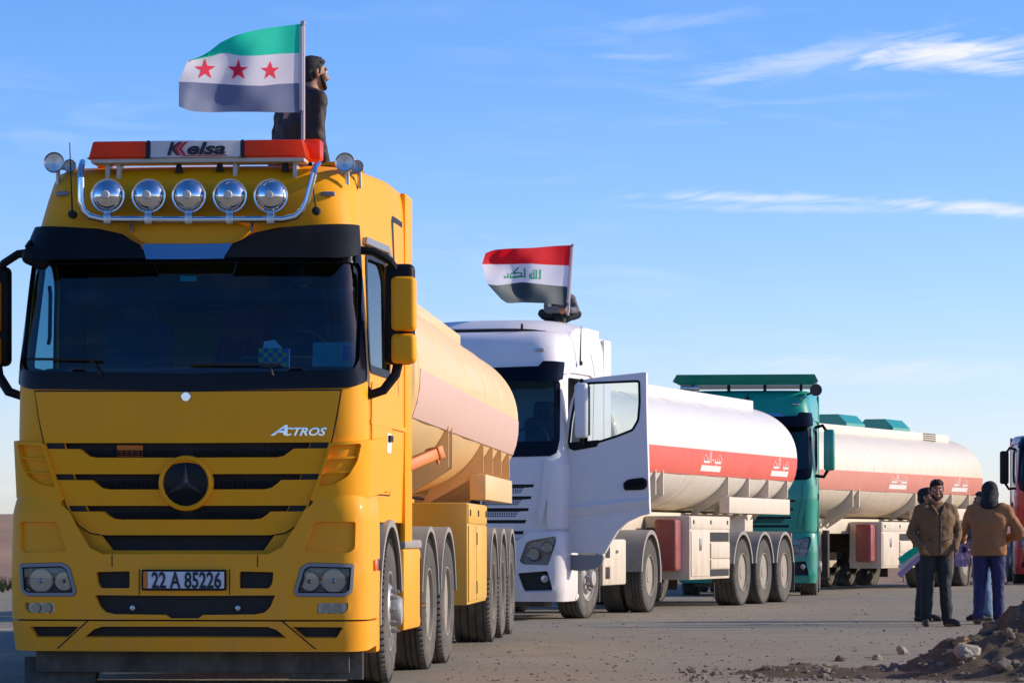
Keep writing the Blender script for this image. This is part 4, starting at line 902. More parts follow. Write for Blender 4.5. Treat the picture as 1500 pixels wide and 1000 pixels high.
def build_tractor(F, paint, meshmat, label, door_open=False, axle_y=5.15, six=False, roof='smooth'):
    lowz = (lambda z: z if z < 3.0 else 3.0 + (z - 3.0) * .5) if roof == 'low' else (lambda z: z)
    t = empty('tractor_truck', (F.X, F.Y, 0), F.yaw); tag(t, label, 'truck')
    S = Shell([(lowz(k[0]),) + k[1:] for k in [(1.02, 1.19, .07, .2, 1.2), (1.30, 1.205, .04, .22, 1.22), (1.75, 1.22, .01, .22, 1.23), (2.05, 1.22, .03, .22, 1.235), (2.30, 1.205, .065, .22, 1.235), (3.05, 1.15, .20, .24, 1.235), (3.25, 1.13, .24, .26, 1.235),
               (3.48, 1.08, .32, .28, 1.23), (3.60, 1.05, .40, .30, 1.21), (3.67, 1.01, .50, .30, 1.18), (3.70, .97, .62, .30, 1.15), (3.705, .94, .72, .30, 1.12)]], bow=0.07)
    Q = lambda *a: [S.fr(x, z) for x, z in a]
    SQ = lambda s, *a: [S.sd(y, z, s) for y, z in a]
    Ue = S.sd(2.28, 2.0)[0]
    wind = symm(Q((0, 3.04), (1.03, 3.04), (1.065, 3.0), (1.10, 2.32), (1.06, 2.27), (0, 2.26)))
    win = lambda s: rounded(SQ(s, (.50, 2.24), (.56, 2.52), (.70, 3.0), (1.40, 3.0), (1.45, 2.92), (1.45, 2.45), (1.3, 2.32)), .06)
    doorway = rounded(SQ(1, (.42, 1.06), (.42, 2.2), (.64, 3.10), (1.50, 3.10), (1.54, 1.5), (1.30, 1.2), (1.15, 1.06)), .05)
    slots = []
    for k, z in enumerate((1.70, 1.55, 1.40, 1.25, 1.11)):
        w = .86 - .035 * k; slots.append(symm(Q((0, z + .025), (w, z + .025), (w - .01, z - .012), (w - .13, z - .02), (w - .18, z - .088), (0, z - .088)) if k < 3 else Q((0, z + .025), (w, z + .025), (w - .02, z - .02), (0, z - .02))))
    out = [(-Ue, S.vz(1.03)), (Ue, S.vz(1.03)), (Ue, S.vmax), (-Ue, S.vmax)]
    mb = MB(); skin(mb, S.pts, out, [inset(wind, -.01)] + slots + [doorway if door_open else win(1), win(-1)], 0.07, 0, hole_depth=.03)
    uu = np.linspace(-Ue, Ue, 81); mb.add(S.pts(uu, np.full(81, S.vmax)), [tuple(range(81))])
    rear = S.pts(np.r_[[Ue] * 24], np.linspace(0, S.vmax, 24)); mb.add(list(rear) + list(rear * np.array([-1, 1, 1])), [(i, i + 1, 25 + i, 24 + i) for i in range(23)])
    mb.build('cab_body', paint, t, sharp=40)
    mb = MB(); skin(mb, S.pts, [(-Ue + .05, S.vz(1.1)), (Ue - .05, S.vz(1.1)), (Ue - .05, S.vz(lowz(3.5))), (-Ue + .05, S.vz(lowz(3.5)))], [inset(wind, -.03), doorway if door_open else win(1), win(-1)], 0.12, -0.06)
    a, b = S.pts(np.array([Ue - .06, Ue - .06]), np.array([S.vz(1.1), S.vz(lowz(3.5))]), -.05); mb.add([a, b, b * np.array([-1, 1, 1]), a * np.array([-1, 1, 1])], [(0, 1, 2, 3)])
    mb.box((0, 1.38, lowz(3.5)), (1.9, 1.6, .02)); mb.box((0, 1.25, 1.40), (2.2, 2.0, .04)); mb.build('cabin_lining', 'interior', t)
    mb = MB(); skin(mb, S.pts, symm(Q((0, 1.78), (.92, 1.78), (.80, 1.05), (0, 1.05))), (), .1, -.035); mb.build('grille_backing', 'black_matt', t)
    for k, z in enumerate((1.70, 1.55, 1.40)):
        w = .86 - .035 * k - .16; mb = MB(); skin(mb, S.pts, symm(Q((0, z - .018), (w + .03, z - .018), (w - .03, z - .09), (0, z - .09))), (), .08, -.012); mb.build('grille_mesh', meshmat, t)
    star_badge(t, S.pts(np.array([0.]), np.array([S.vz(1.50)]), .03)[0], .20, 'chrome_dull', 'chrome_dull')
    mb = MB(); skin(mb, S.pts, wind, (), .1, -.012); mb.build('windscreen', 'windscreen_glass', t)
    sur = symm(Q((0, 3.10), (1.08, 3.10), (1.12, 3.0), (1.155, 2.3), (1.13, 2.12), (1.06, 2.08), (0, 2.06)))
    mb = MB(); skin(mb, S.pts, sur, [wind], .07, .010, .02); mb.build('windscreen_surround', 'black_gloss', t)
    # visor: full-width dark band standing off the screen, square at its ends
    def vis(U, V, off=0.0):
        q = S.pts(U, V, .03); k = np.clip((S.vz(3.29) - np.asarray(V)) / .26, 0, 1.2); q[..., 1] -= .02 + .15 * k + np.asarray(off); return q
    mb = MB(); skin(mb, vis, symm(Q((0, 3.02), (1.10, 3.02), (1.15, 3.06), (1.13, 3.28), (.92, 3.285), (.88, 3.22), (0, 3.20))), (), .06, 0, .02, back=True); mb.build('sun_visor', 'black_gloss', t)
    if roof == 'box':
        mb = MB(); skin(mb, lambda U, V, off=0.0: vis(U, V, np.asarray(off) + .01), symm(Q((0, 3.21), (.66, 3.21), (.60, 3.27), (0, 3.27))), (), .06, 0, .015, back=True); mb.build('visor_centre', 'chrome', t)
    # swept corner ridges either side of the grille
    for s in (1, -1):
        o = [(s * u, v) for u, v in Q((1.00, 2.04), (1.10, 2.02), (1.06, 1.70), (.97, 1.30), (.93, 1.20), (.90, 1.30), (.96, 1.62))]
        mb = MB(); skin(mb, S.pts, rounded(o, .03), (), .06, .03, .03); mb.build('corner_ridge', paint, t)
        o = SQ(s, (-.02, 1.98), (.38, 1.98), (.40, 1.16), (.0, 1.16)); mb = MB(); skin(mb, S.pts, rounded(o, .06), (), .06, .028, .03); mb.build('corner_deflector', paint, t)
        o = SQ(s, (1.75, 1.2), (1.75, 3.2), (1.60, 3.45), (1.61, 3.46), (1.765, 3.2), (1.765, 1.2)); mb = MB(); skin(mb, S.pts, o, (), .08, .002); mb.build('body_joint', 'black_matt', t)
        o = SQ(s, (.45, 3.13), (.70, 3.20), (1.50, 3.20), (1.70, 3.14), (1.70, 3.11), (1.48, 3.16), (.72, 3.16)); mb = MB(); skin(mb, S.pts, o, (), .08, .03, .03); mb.build('rain_gutter', paint, t)
        mb = MB(); ft = lowz(3.67); mb.box((s * 1.225, 2.46, (ft + .92) / 2), (.045, .40, ft - .92), .02); mb.build('side_fairing', paint, t)
        if not (s == 1 and door_open):
            mb = MB(); skin(mb, S.pts, inset(win(s), -.003), (), .12, -.02); mb.build('side_window', 'side_glass', t)
            mb = MB(); skin(mb, S.pts, inset(win(s), -.04), [inset(win(s), .01)], .08, .006, .02); mb.build('window_seal', 'black', t)
            d2 = SQ(s, (.46, 1.10), (.46, 2.14), (1.52, 2.14), (1.52, 1.5), (1.3, 1.2), (1.15, 1.10)); mb = MB(); skin(mb, S.pts, rounded(d2, .07), (), .1, .012, .012); dr = mb.build('door', paint, t)
            mb = MB(); skin(mb, S.pts, rounded(SQ(s, (1.2, 1.72), (1.2, 1.84), (1.48, 1.86), (1.48, 1.76)), .03), (), .06, .03, .02); mb.build('handle', 'black', dr)
            # mirror on the cab pillar
            mb = MB(); mb.box((s * 1.46, .36, 2.62), (.20, .13, .74), .05, seg=4); mi_ = mb.build('mirror', paint if roof != 'low' else 'black', t)
            MB().tube([(s * 1.20, .40, 3.02), (s * 1.34, .38, 3.06), (s * 1.42, .37, 2.94)], .03, 8).build('mirror_arm', 'black', mi_); MB().tube([(s * 1.20, .40, 2.16), (s * 1.36, .38, 2.14), (s * 1.44, .37, 2.27)], .03, 8).build('mirror_arm', 'black', mi_)
            mb = MB(); mb.box((s * 1.46, .435, 2.62), (.17, .012, .66), .004); mb.build('mirror_glass', 'chrome', mi_)
        arc_guard(t, 'front_mudguard', 'dusty_black', s * .86, s * 1.23, 1.45, .52, .66, 0, 165, .05)
    # roof spoiler above a dark gap
    if roof == 'smooth':
        rd = [(.62, 3.74), (.70, 3.79), (.95, 3.86), (1.5, 3.90), (2.55, 3.90), (2.55, 3.70), (1.3, 3.70)]
        mb = MB(); n = 16; vs = []
        for i in range(n + 1):
            x = -1.10 + 2.2 * i / n; k = abs(x) / 1.10; dz = -.10 * k ** 4; dy = .32 * k ** 3
            vs += [(x, y + dy * (1 if y < 2 else 0), z + dz * (1 if z > 3.72 else 0)) for y, z in rd]
        m = len(rd); mb.add(vs, [(i * m + j, i * m + (j + 1) % m, (i + 1) * m + (j + 1) % m, (i + 1) * m + j) for i in range(n) for j in range(m)] + [tuple(range(m)), tuple(range(n * m, n * m + m))]); mb.build('roof_spoiler', paint, t)
        for (x, z0, z1, y) in ((-.55, 3.60, 3.72, .36), (-.92, 3.52, 3.64, .30)):
            mb = MB(); mb.tube([(x, y - .05, z0), (x + .01, y - .02, z1)], [.012, .004], 6); mb.lathe([(0, -.05), (.03, -.03), (.03, .02)], c=(x, y, z0), axis='Y', n=12); mb.build('aerial', 'black_matt', t)
        mb = MB(); mb.tube([(1.215, 1.05, 3.32), (1.225, 1.06, 3.78)], [.012, .005], 6); mb.lathe([(.03, 0), (.03, .03), (0, .04)], c=(1.21, 1.05, 3.30), axis='X', n=12); mb.build('aerial', 'black_matt', t)
        mb = MB(); mb.lathe([(.02, 0), (.015, .07), (0, .08)], c=(.55, .62, 3.72), axis='Z', n=10); mb.build('roof_aerial', 'black_matt', t)
    elif roof == 'box':
        prof = [(.50, 3.80), (.42, 3.99), (2.4, 3.99), (2.4, 3.80)]
        mb = MB(); mb.add([(-1.23, .50, 3.80), (1.16, .50, 3.80), (1.20, .36, 3.98), (-1.28, .36, 3.98), (-1.2, 2.4, 3.80), (1.16, 2.4, 3.80), (1.16, 2.4, 4.0), (-1.2, 2.4, 4.0), (-1.36, .46, 3.86), (1.26, .46, 3.86)],
            [(0, 1, 2, 3), (4, 5, 6, 7), (3, 2, 6, 7), (0, 1, 5, 4), (1, 9, 2), (9, 5, 6, 2), (1, 5, 9), (0, 3, 8), (8, 3, 7, 4), (0, 8, 4)]); mb.build('roof_spoiler', paint, t, sharp=15)
        mb = MB()
        for x in (-1.0, -.35, .3, .95): mb.box((x, .62, 3.745), (.05, .3, .10), .005)
        mb.build('spoiler_bracket', 'black', t)
        mb = MB(); mb.lathe([(0, .0), (.09, .0), (.11, -.01), (.11, .02), (.06, .1), (.04, .3), (0, .3)], c=(1.22, .45, 3.70), axis='Y', n=20); mb.tube([(1.22, .55, 3.68), (1.05, .6, 3.62)], .02, 6); mb.build('air_horn', 'dusty_black', t)
        mb = MB(); mb.tube([(0.0, .36, 3.56), (0.01, .34, 3.68)], [.014, .005], 6); mb.lathe([(0, -.05), (.035, -.03), (.035, .02)], c=(0, .36, 3.55), axis='Y', n=12); mb.build('aerial', 'black_matt', t)
        mb = MB(); mb.box((-1.05, .55, 3.74), (.35, .2, .09), .03); mb.build('horn_cluster', 'chrome_dull', t)
    mb = MB(); u, v = S.fr(.86, 3.44); c = S.pts(np.array([u]), np.array([v]), .006)[0]; mb.box(c, (.12, .05, .035), .012); mb.build('position_lamp', 'chrome_dull', t)
    # ------------- bumper
    Bp = Shell([(.22, 1.22, .03, .2, 1.22), (.40, 1.245, -.03, .2, 1.245), (.85, 1.25, -.03, .2, 1.25), (1.08, 1.24, .0, .2, 1.24), (1.14, 1.225, .02, .2, 1.225)], bow=.08, blur=3)
    B = lambda *a: [Bp.fr(x, z) for x, z in a]; ub = Bp.sd(.72, .8)[0]
    hl = rounded(B((.68, .75), (.76, .99), (.84, 1.02), (1.13, 1.07), (1.15, 1.02), (1.05, .70), (.74, .71)), .02); fo = rounded(B((.66, .60), (1.04, .63), (1.10, .42), (1.10, .37), (.74, .36)), .02)
    o = symm([(0., Bp.vz(1.02))] + B((.66, 1.02), (.80, 1.12)) + [(ub, Bp.vz(1.13)), (ub, Bp.vz(.24)), (0., Bp.vz(.24))])
    cen = symm(B((0, .92), (.52, .92), (.50, .66), (0, .66))); lo = symm(B((0, .56), (.56, .56), (.60, .36), (0, .36)))
    mb = MB(); skin(mb, Bp.pts, o, [hl, mirror(hl), fo, mirror(fo), lo], .06, 0, .04, hole_depth=.06); mb.build('bumper', paint, t)
    mb = MB(); skin(mb, Bp.pts, symm(B((0, .98), (1.0, .98), (1.12, .7), (1.1, .3), (0, .3))), [inset(hl, -.01), mirror(inset(hl, -.01))], .12, -.055); mb.build('bumper_backing', 'black_matt', t)
    for s in (1, -1):
        H = [(s * u, v) for u, v in hl]
        mb = MB(); skin(mb, Bp.pts, inset(H, .006), (), .06, -.006); hd = mb.build('headlight', 'lamp_glass', t)
        mb = MB(); skin(mb, Bp.pts, H, (), .08, -.09); mb.build('headlight_bowl', 'bowl', hd)
        for (x, z, r) in ((.86, .84, .085), (1.03, .93, .075)):
            u, v = Bp.fr(x, z); c = Bp.pts(np.array([u * s]), np.array([v]), -.03)[0]
            MB().lathe([(0, .05), (r * .3, .05), (r * .4, .045), (r, -.002), (r * 1.05, .01)], c=c, axis='Y', n=24).build('reflector', 'reflector', hd)
        u, v = Bp.fr(1.0, .53); c = Bp.pts(np.array([u * s]), np.array([v]), -.03)[0]
        MB().lathe([(0, -.012), (.045, -.008), (.055, .01), (.03, .03)], c=c, axis='Y', n=20).build('fog_lamp', 'chrome_dull', t)
        mb = MB(); mb.box((s * 1.19, .78, .62), (.10, .12, .75), .02); mb.box((s * 1.12, .78, .30), (.22, .3, .05), .01); mb.build('entry_step', paint, t)
        mb = MB(); mb.box((s * 1.02, 2.98, .72), (.40, 1.35, .62), .03); sk = mb.build('side_skirt', 'cream' if paint == 'white' else 'dusty_black', t)
        for z in (.86, .58): mb = MB(); mb.box((s * 1.222, 2.55, z), (.01, .24, .16), .004); mb.build('step_hole', 'black_matt', sk)
        MB().lathe([(0, 0), (.025, 0), (.02, .03 * s), (0, .03 * s)], c=(s * 1.22, 3.05, .86), axis='X', n=12).build('tank_cap', 'chrome_dull', sk)
        for y in ((axle_y, axle_y + 1.35) if six else (axle_y,)):
            wheel(t, s * .92, y, 'dual'); arc_guard(t, 'rear_mudguard', 'mudguard', s * .60, s * 1.24, y, .52, .64, 5, 190, .06)
        MB().box((s * .95, axle_y + .72, .45), (.55, .02, .5), .004).build('mud_flap', 'dusty_black', t); MB().box((s * 1.0, 2.2, .45), (.40, .03, .5), .004).build('mud_flap', 'dusty_black', t)
    wheel(t, 1.07, 1.45, 'steer', R(-3) if paint == 'white' else 0); wheel(t, -1.07, 1.45, 'steer', R(-3) if paint == 'white' else 0)
    mb = MB(); mb.box((0, .45, .22), (1.9, .4, .10), .02); mb.build('under_apron', 'dusty_black', t)
    tractor_chassis(t, paint, axle_y + .95, (axle_y,))
    mb = MB(); mb.box((0, .58, 2.10), (2.2, .52, .26), .06, seg=3); mb.build('dashboard', 'interior', t)
    for x in (-.62, .62):
        mb = MB(); mb.box((x, 1.25, 1.85), (.55, .5, .18), .06); mb.box((x, 1.50, 2.25), (.52, .16, .75), .07); mb.box((x, 1.52, 2.72), (.30, .12, .22), .05); mb.build('seat', 'seat_cloth', t)
    mb = MB(); st = Vector((.62, .80, 2.28)); ring = [st + Vector((.23 * math.cos(k * PI / 10), .10 * math.sin(k * PI / 10), .21 * math.sin(k * PI / 10))) for k in range(21)]
    mb.tube(ring, .015, 6); mb.tube([st, st + Vector((0, -.1, -.12))], .03, 8); mb.tube([ring[0], st, ring[10]], .014, 6); mb.build('steering_wheel', 'interior', t)
    # papers and trinkets on the dash
    mb = MB(); mb.box((.30, .42, 2.27), (.30, .12, .09), .01); mb.build('dash_tray', 'paper_green', t)
    if door_open:
        D = Vector((1.245, .40, 0)); ang = R(-3)
        ax, nx_ = Vector((math.cos(ang), math.sin(ang), 0)), Vector((math.sin(ang), -math.cos(ang), 0))
        pm = plane_map(D, ax, (0, 0, 1), nx_)
        def dm(U, V, off=0.0):                                       # slightly bowed door skin
            V = np.asarray(V, float); return pm(U, V, np.asarray(off) + .03 * (1 - ((V - 1.9) / 1.2) ** 2))
        def k(px, py):
            x, y, z = F.hit(px, py, .40); return (x - 1.245, z)
        K = lambda *a: [k(x, y) for x, y in a]
        # the pillar hides nothing: the door's leading edge sits just outside it
        do = K((848, 557), (880, 552), (948, 545), (949, 600), (952, 690), (954, 752), (940, 755), (922, 763), (907, 776), (895, 795), (886, 811), (830, 809), (824, 740), (823, 665), (827, 640), (836, 590))
        wq = rounded(K((862, 562), (937, 559), (938, 590), (936, 615), (928, 629), (905, 638), (876, 647), (861, 648)), .025)
        wf = rounded(K((847, 566), (857, 564), (857, 648), (835, 650), (838, 618)), .015)
        mb = MB(); skin(mb, dm, rounded(do, .02), [wq, wf], .07, 0, .07, back=True); dr = mb.build('door', paint, t)
        for w in (wq, wf):
            mb = MB(); skin(mb, dm, inset(w, -.004), (), .1, -.02); mb.build('door_window', 'side_glass', dr)
            mb = MB(); skin(mb, dm, inset(w, -.022), [inset(w, .008)], .07, .004, .012); mb.build('window_seal', 'black', dr)
        mb = MB(); skin(mb, dm, rounded(K((834, 648), (880, 644), (876, 654), (842, 660), (834, 656)), .02), (), .06, .008, .01); mb.build('mirror_foot', 'black', dr)
        mb = MB(); skin(mb, dm, rounded(K((915, 708), (922, 702), (945, 699), (951, 704), (950, 713), (945, 717), (917, 718)), .03), (), .05, .02, .02); hn = mb.build('handle', 'black', dr)
        mb = MB(); skin(mb, dm, rounded(K((921, 708), (943, 704), (945, 708), (922, 713)), .01), (), .05, .045, .02); mb.build('handle_grip', 'black_gloss', hn)
        mb = MB(); rowsU = []                                        # swage line: an upward-facing ledge across the door
        for (h, o_) in ((0.0, .0), (.075, .034), (.10, .030), (.30, .004)):
            for i in range(17):
                x = 825 + (953 - 825) * i / 16; a = k(x, 741 - 14 * i / 16 + h / .0088 * .5); rowsU.append(dm(np.array([a[0]]), np.array([a[1]]), o_ + .002)[0])
        mb.add(rowsU, [(r * 17 + i, r * 17 + i + 1, (r + 1) * 17 + i + 1, (r + 1) * 17 + i) for r in range(3) for i in range(16)]); mb.build('door_crease', paint, dr, fixn=False, sharp=20)
        mb = MB(); skin(mb, dm, rounded(K((830, 812), (885, 813), (882, 826), (870, 833), (850, 836), (831, 834)), .03), (), .06, .0, .06, back=True); mb.build('step_cover', 'grey_plastic', dr)
        c = Vector(F.hit(852, 601, .28)); mb = MB(); mb.box(c, (.17, .15, .70), .05, seg=4); mi_ = mb.build('mirror', paint, t)
        mb = MB(); mb.tube([c + Vector((-.02, .1, .36)), c + Vector((0, .0, .38)), c + Vector((0, 0, .3))], .03, 8); mb.tube([c + Vector((.0, .12, -.45)), c + Vector((0, .02, -.42)), c + Vector((0, 0, -.3))], .03, 8); mb.box(c + Vector((.06, .05, 0)), (.06, .12, .64), .02); mb.build('mirror_arm', 'black', mi_)
    return t, S

# ------------------------------------------------------------------ tank trailer
def build_trailer(F, label, tank, stripe, body, axles=(7.2, 8.6, 10.0), y0=-1.45, y1=11.3, style='white', sign=None):
    t = empty('tank_trailer', (F.X, F.Y, 0), F.yaw); tag(t, label, 'tank trailer')
    hw, hh, cz, ex = 1.22, .90, 2.33, 2.25
    def tm(A, Y, off=0.0):
        A, Y = np.asarray(A, float), np.asarray(Y, float); c, s = np.cos(A), np.sin(A)
        o = np.asarray(off); x = (hw + o) * np.sign(c) * np.abs(c) ** (2 / ex); z = cz + (hh + o) * np.sign(s) * np.abs(s) ** (2 / ex); return np.stack([x, Y + 0 * x, z], -1)
    az = lambda z: math.copysign(math.asin(min(1, (abs(z - cz) / hh) ** (ex / 2))), z - cz)
    n = 72; an = np.linspace(0, 2 * PI, n, endpoint=False); vs = []; rings = []
    for q in (.25, .5, .72, .88, .97): rings.append((y0 - .20 * (1 - q * q) ** .5, q))
    ys = list(np.linspace(y0, y1, 26)); rings += [(y, 1.0) for y in ys]
    for q in (.97, .88, .72, .5, .25): rings.append((y1 + .20 * (1 - q * q) ** .5, q))
    for (y, q) in rings:
        p = tm(an, np.full(n, y)); p[:, 0] *= q; p[:, 2] = cz + (p[:, 2] - cz) * q
        if q == 1.0:                                                 # faint oil-canning between the weld seams
            w = .004 * np.sin(y * 2.9 + 3 * an) ; p[:, 0] *= 1 + w; p[:, 2] = cz + (p[:, 2] - cz) * (1 + w)
        vs += list(p)
    m = len(rings); mb = MB(); mb.add(vs, [(i * n + j, i * n + (j + 1) % n, (i + 1) * n + (j + 1) % n, (i + 1) * n + j) for i in range(m - 1) for j in range(n)] + [tuple(range(n)), tuple(range((m - 1) * n, m * n))])
    tk = mb.build('tank_shell', tank, t, sharp=50)
    for y in np.linspace(y0 + .02, y1 - .02, 6):                     # weld bands round the tank
        p0 = tm(an, np.full(n, y - .012), .006); p1 = tm(an, np.full(n, y + .012), .006); pi_ = tm(an, np.full(n, y - .03), -.003); po = tm(an, np.full(n, y + .03), -.003)
        mb = MB(); mb.add(list(pi_) + list(p0) + list(p1) + list(po), [(k * n + j, k * n + (j + 1) % n, (k + 1) * n + (j + 1) % n, (k + 1) * n + j) for k in range(3) for j in range(n)]); mb.build('weld_band', tank, tk)
    if stripe:
        a0, a1 = az(1.985), az(2.36)
        for s in (1, -1):
            mb = MB(); skin(mb, lambda A, Y, off=0.0: tm(A, Y, off) * np.array([s, 1, 1]), [(a0, y0 + .01), (a1, y0 + .01), (a1, y1 - .01), (a0, y1 - .01)], (), .13, .012, .012); mb.build('stripe', stripe, tk)
    # coaming and walkway on top
    mb = MB()
    for s in (1, -1): mb.box((s * .60, (y0 + y1) / 2 - .15, 3.17), (.03, y1 - y0 - .8, .26), .008)
    mb.box((0, y1 - .55, 3.22), (1.2, .03, .16), .006); mb.box((0, y0 + .25, 3.22), (1.2, .03, .16), .006); mb.build('coaming', tank, t)
    mb = MB(); mb.box((0, (y0 + y1) / 2 - .15, 3.235), (1.1, y1 - y0 - .9, .02)); mb.build('walkway', 'cream' if style != 'yellow' else 'yellow_trailer', t)
    for y in np.linspace(y0 + 1.6, y1 - 2, 4):
        if style == 'green': continue
        mb = MB(); mb.lathe([(.26, 0), (.26, .05), (.24, .07), (0, .085)], c=(0, y, 3.24), axis='Z', n=24); mb.build('manhole_lid', body, t)
    if style == 'green':
        for y in (4.9, 8.0) if y1 > 10 else (3.6, 6.6):
            mb = MB(); pr = [(-.40, 3.24), (.40, 3.24), (.40, 3.38), (.22, 3.56), (-.22, 3.56), (-.40, 3.38)]
            mb.prism(pr, lambda a, b, y=y: (a, y - .6, b), lambda a, b, y=y: (a, y + .6, b)); mb.build('hatch_cover', 'green', t)
        mb = MB()
        for k in range(4): mb.box((.62, y1 - 2.0, 3.15 + .045 * k), (.012, .9, .018))
        mb.build('vent_louvre', 'dusty_black', t)
    if style == 'white':
        for (x, y) in ((.35, y0 + .9), (.1, y0 + 4.0)):
            mb = MB(); mb.add([(x - .3, y, 3.27), (x + .3, y, 3.27), (x + .2, y + .3, 3.36), (x - .4, y + .3, 3.36)], [(0, 1, 2, 3)]); mb.add([(x - .3, y, 3.26), (x + .3, y, 3.26), (x + .2, y + .3, 3.35), (x - .4, y + .3, 3.35)], [(3, 2, 1, 0)]); mb.build('vent_flap', 'mudguard', t)
    # gusset plates under the tank
    def gusset(y, s, deep, th=.035):
        z1, z0 = (2.02, 1.66) if deep else (1.98, 1.70)
        a0 = az(1.60) if deep else az(1.62); pts = [(1.185, z1), (1.185, z0)] + ([(.50, 1.22)] if deep else [(.55, 1.34)])
        arc = tm(np.linspace(-PI / 2 + .55, az(z1) - .02, 8), np.zeros(8), -.02); pts += [(p[0], p[2]) for p in arc]
        mb = MB(); mb.prism([(s * a, b) for a, b in pts], lambda a, b: (a, y - th / 2, b), lambda a, b: (a, y + th / 2, b)); mb.build('gusset', body if style != 'yellow' else tank, t)
    c0, c1 = axles[0] - 3.1, axles[0] - .75
    for s in (1, -1):
        for y in (c0 - 1.75, c0 - 1.35): gusset(y, s, True)
        for y in (c1 + .05, c1 + 1.35, c1 + 2.65, c1 + 3.95): gusset(y, s, False)
        mb = MB(); mb.box((s * 1.13, c1 + 2.0, 1.55), (.16, 4.0, .25), .008); mb.build('side_beam', body if style != 'yellow' else tank, t)
        # cabinet between landing gear and wheels
        cm = 'yellow_trailer' if style == 'yellow' else 'cream'
        mb = MB(); mb.box((s * .87, (c0 + c1) / 2, .90), (.68, c1 - c0, .94), .012); cb = mb.build('cabinet', cm, t)
        xs = s * 1.2115; L_ = c1 - c0
        def pan(nm, ya, yb, za, zb, mat, prd=.012, bev=.006): mb = MB(); mb.box((xs + s * prd / 2, (ya + yb) / 2, (za + zb) / 2), (prd, yb - ya, zb - za), bev); return mb.build(nm, mat, cb)
        pan('cabinet_frame', c0 + .02, c1 - .02, 1.18, 1.36, cm, .010)
        for k in range(3): pan('latch', c0 + .15 + k * (L_ - .36) / 2, c0 + .21 + k * (L_ - .36) / 2, 1.25, 1.31, 'dusty_black', .02)
        if style == 'yellow':
            pan('cabinet_door', c0 + .06, c0 + L_ * .40, .46, 1.16, cm); pan('cabinet_door', c0 + L_ * .43, c1 - .05, .46, 1.16, cm)
            for z in (1.04, .58): pan('hinge', c0 + L_ * .405, c0 + L_ * .425, z - .06, z + .06, 'dusty_black', .02)
        else:
            d_ = pan('cabinet_door', c0 + .06, c0 + L_ * .46, .48, 1.14, cm); pan('door_latch', c0 + .50, c0 + .58, .86, 1.04, 'chrome_dull', .03)
            pan('shelf_opening', c0 + L_ * .50, c1 - .06, .99, 1.13, 'black_matt', .004, 0); pan('drawer', c0 + L_ * .50, c1 - .06, .74, .97, cm, .02); pan('drawer', c0 + L_ * .50, c1 - .06, .58, .72, cm, .02); pan('shelf_opening', c0 + L_ * .50, c1 - .06, .47, .57, 'black_matt', .004, 0)
            mb = MB(); mb.tube([(s * 1.15, c0 + L_ * .7, .37), (s * 1.15, c0 + L_ * .7, .14)], .012, 6); mb.build('drain_pipe', 'chassis', cb)
        # red locker standing on the front face of the cabinet
        if style != 'yellow':
            mb = MB(); mb.box((s * .92, c0 - .16, .94), (.34, .30, .76), .05, seg=4); mb.build('extinguisher_box', 'red_paint', t)
        else:
            mb = MB(); mb.tube([(s * .95, c0 - .02, 1.0), (s * .95, c0 - .10, .98), (s * .95, c0 - .10, .86), (s * .95, c0 - .02, .84)], .012, 6); mb.build('hook', 'chrome_dull', cb)
        for y in axles:
            wheel(t, s * 1.045, y, 'single'); arc_guard(t, 'mudguard', 'mudguard', s * .72, s * 1.245, y, .52, .63, 12, 168, .05)
        mb = MB(); mb.box((s * 1.0, axles[-1] + .72, .48), (.45, .02, .6), .004); mb.build('mud_flap', 'dusty_black', t)
        mb = MB(); mb.box((s * .95, axles[-1] + .78, 1.05), (.42, .08, .16), .01); mb.build('tail_lamp', 'red_paint', t)
        mb = MB(); mb.box((s * .62, 2.35, .72), (.12, .12, .95), .01); mb.box((s * .62, 2.35, .24), (.26, .26, .04), .01); mb.build('landing_leg', 'chassis', t)
        mb = MB(); mb.box((s * .46, (y0 + y1) / 2, 1.28), (.10, y1 - y0 - .3, .30), .01); mb.build('chassis_rail', cm if style == 'yellow' else 'cream', t)
    mb = MB()
    for y in axles: mb = MB(); mb.tube([(-.9, y, .52), (.9, y, .52)], .07, 10); mb.box((.5, y, .76), (.16, .5, .5), .03); mb.box((-.5, y, .76), (.16, .5, .5), .03); mb.build('axle_beam', 'chassis', t)
    for c, s in (((0, axles[0] - 1.9, 1.0), (.9, .08, .5)), ((0, (axles[0] + axles[-1]) / 2, 1.12), (.86, 4.2, .06)), ((0, .0, 1.16), (1.0, 1.6, .05))): MB().box(c, s).build('cross_member', 'chassis', t)
    mb = MB(); mb.box((0, y1 + .12, .62), (2.3, .10, .12), .01); mb.build('rear_bumper', 'chassis', t)
    if sign:
        for (yy, txt) in sign:
            a_ = (az(1.985) + az(2.36)) / 2
            f = lambda U, V, off=0.0, yy=yy: tm(a_ + .02 + np.asarray(V) / .9, yy + np.asarray(U), np.asarray(off) + .012)
            for w in txt:
                mb = MB()
                for (x0, y0, x1, y1, h) in w:
                    d = np.array((x1 - x0, y1 - y0), float); l = np.hypot(*d); d /= l; nn = np.array((-d[1], d[0])) * h; a, b = np.array((x0, y0)) - d * h * .6, np.array((x1, y1)) + d * h * .6
                    q = np.array([a + nn, b + nn, b - nn, a - nn]); mb.add(f(q[:, 0], q[:, 1], .003), [(0, 1, 2, 3)])
                mb.build('tank_lettering', 'ink_white', tk, fixn=False, smooth=False)
            mb = MB(); skin(mb, f, [(-.58, -.12), (.58, -.12), (.58, -.035), (-.58, -.035)], (), .2, .002); mb.build('tank_notice', 'ink_white', tk)
    return t
TY, SY = build_yellow()
WF = Frame(-.564, 43.4, R(15)); GF = Frame(4.2, 61.0, R(6.0)); RF = Frame(12.45, 76.0, R(6))
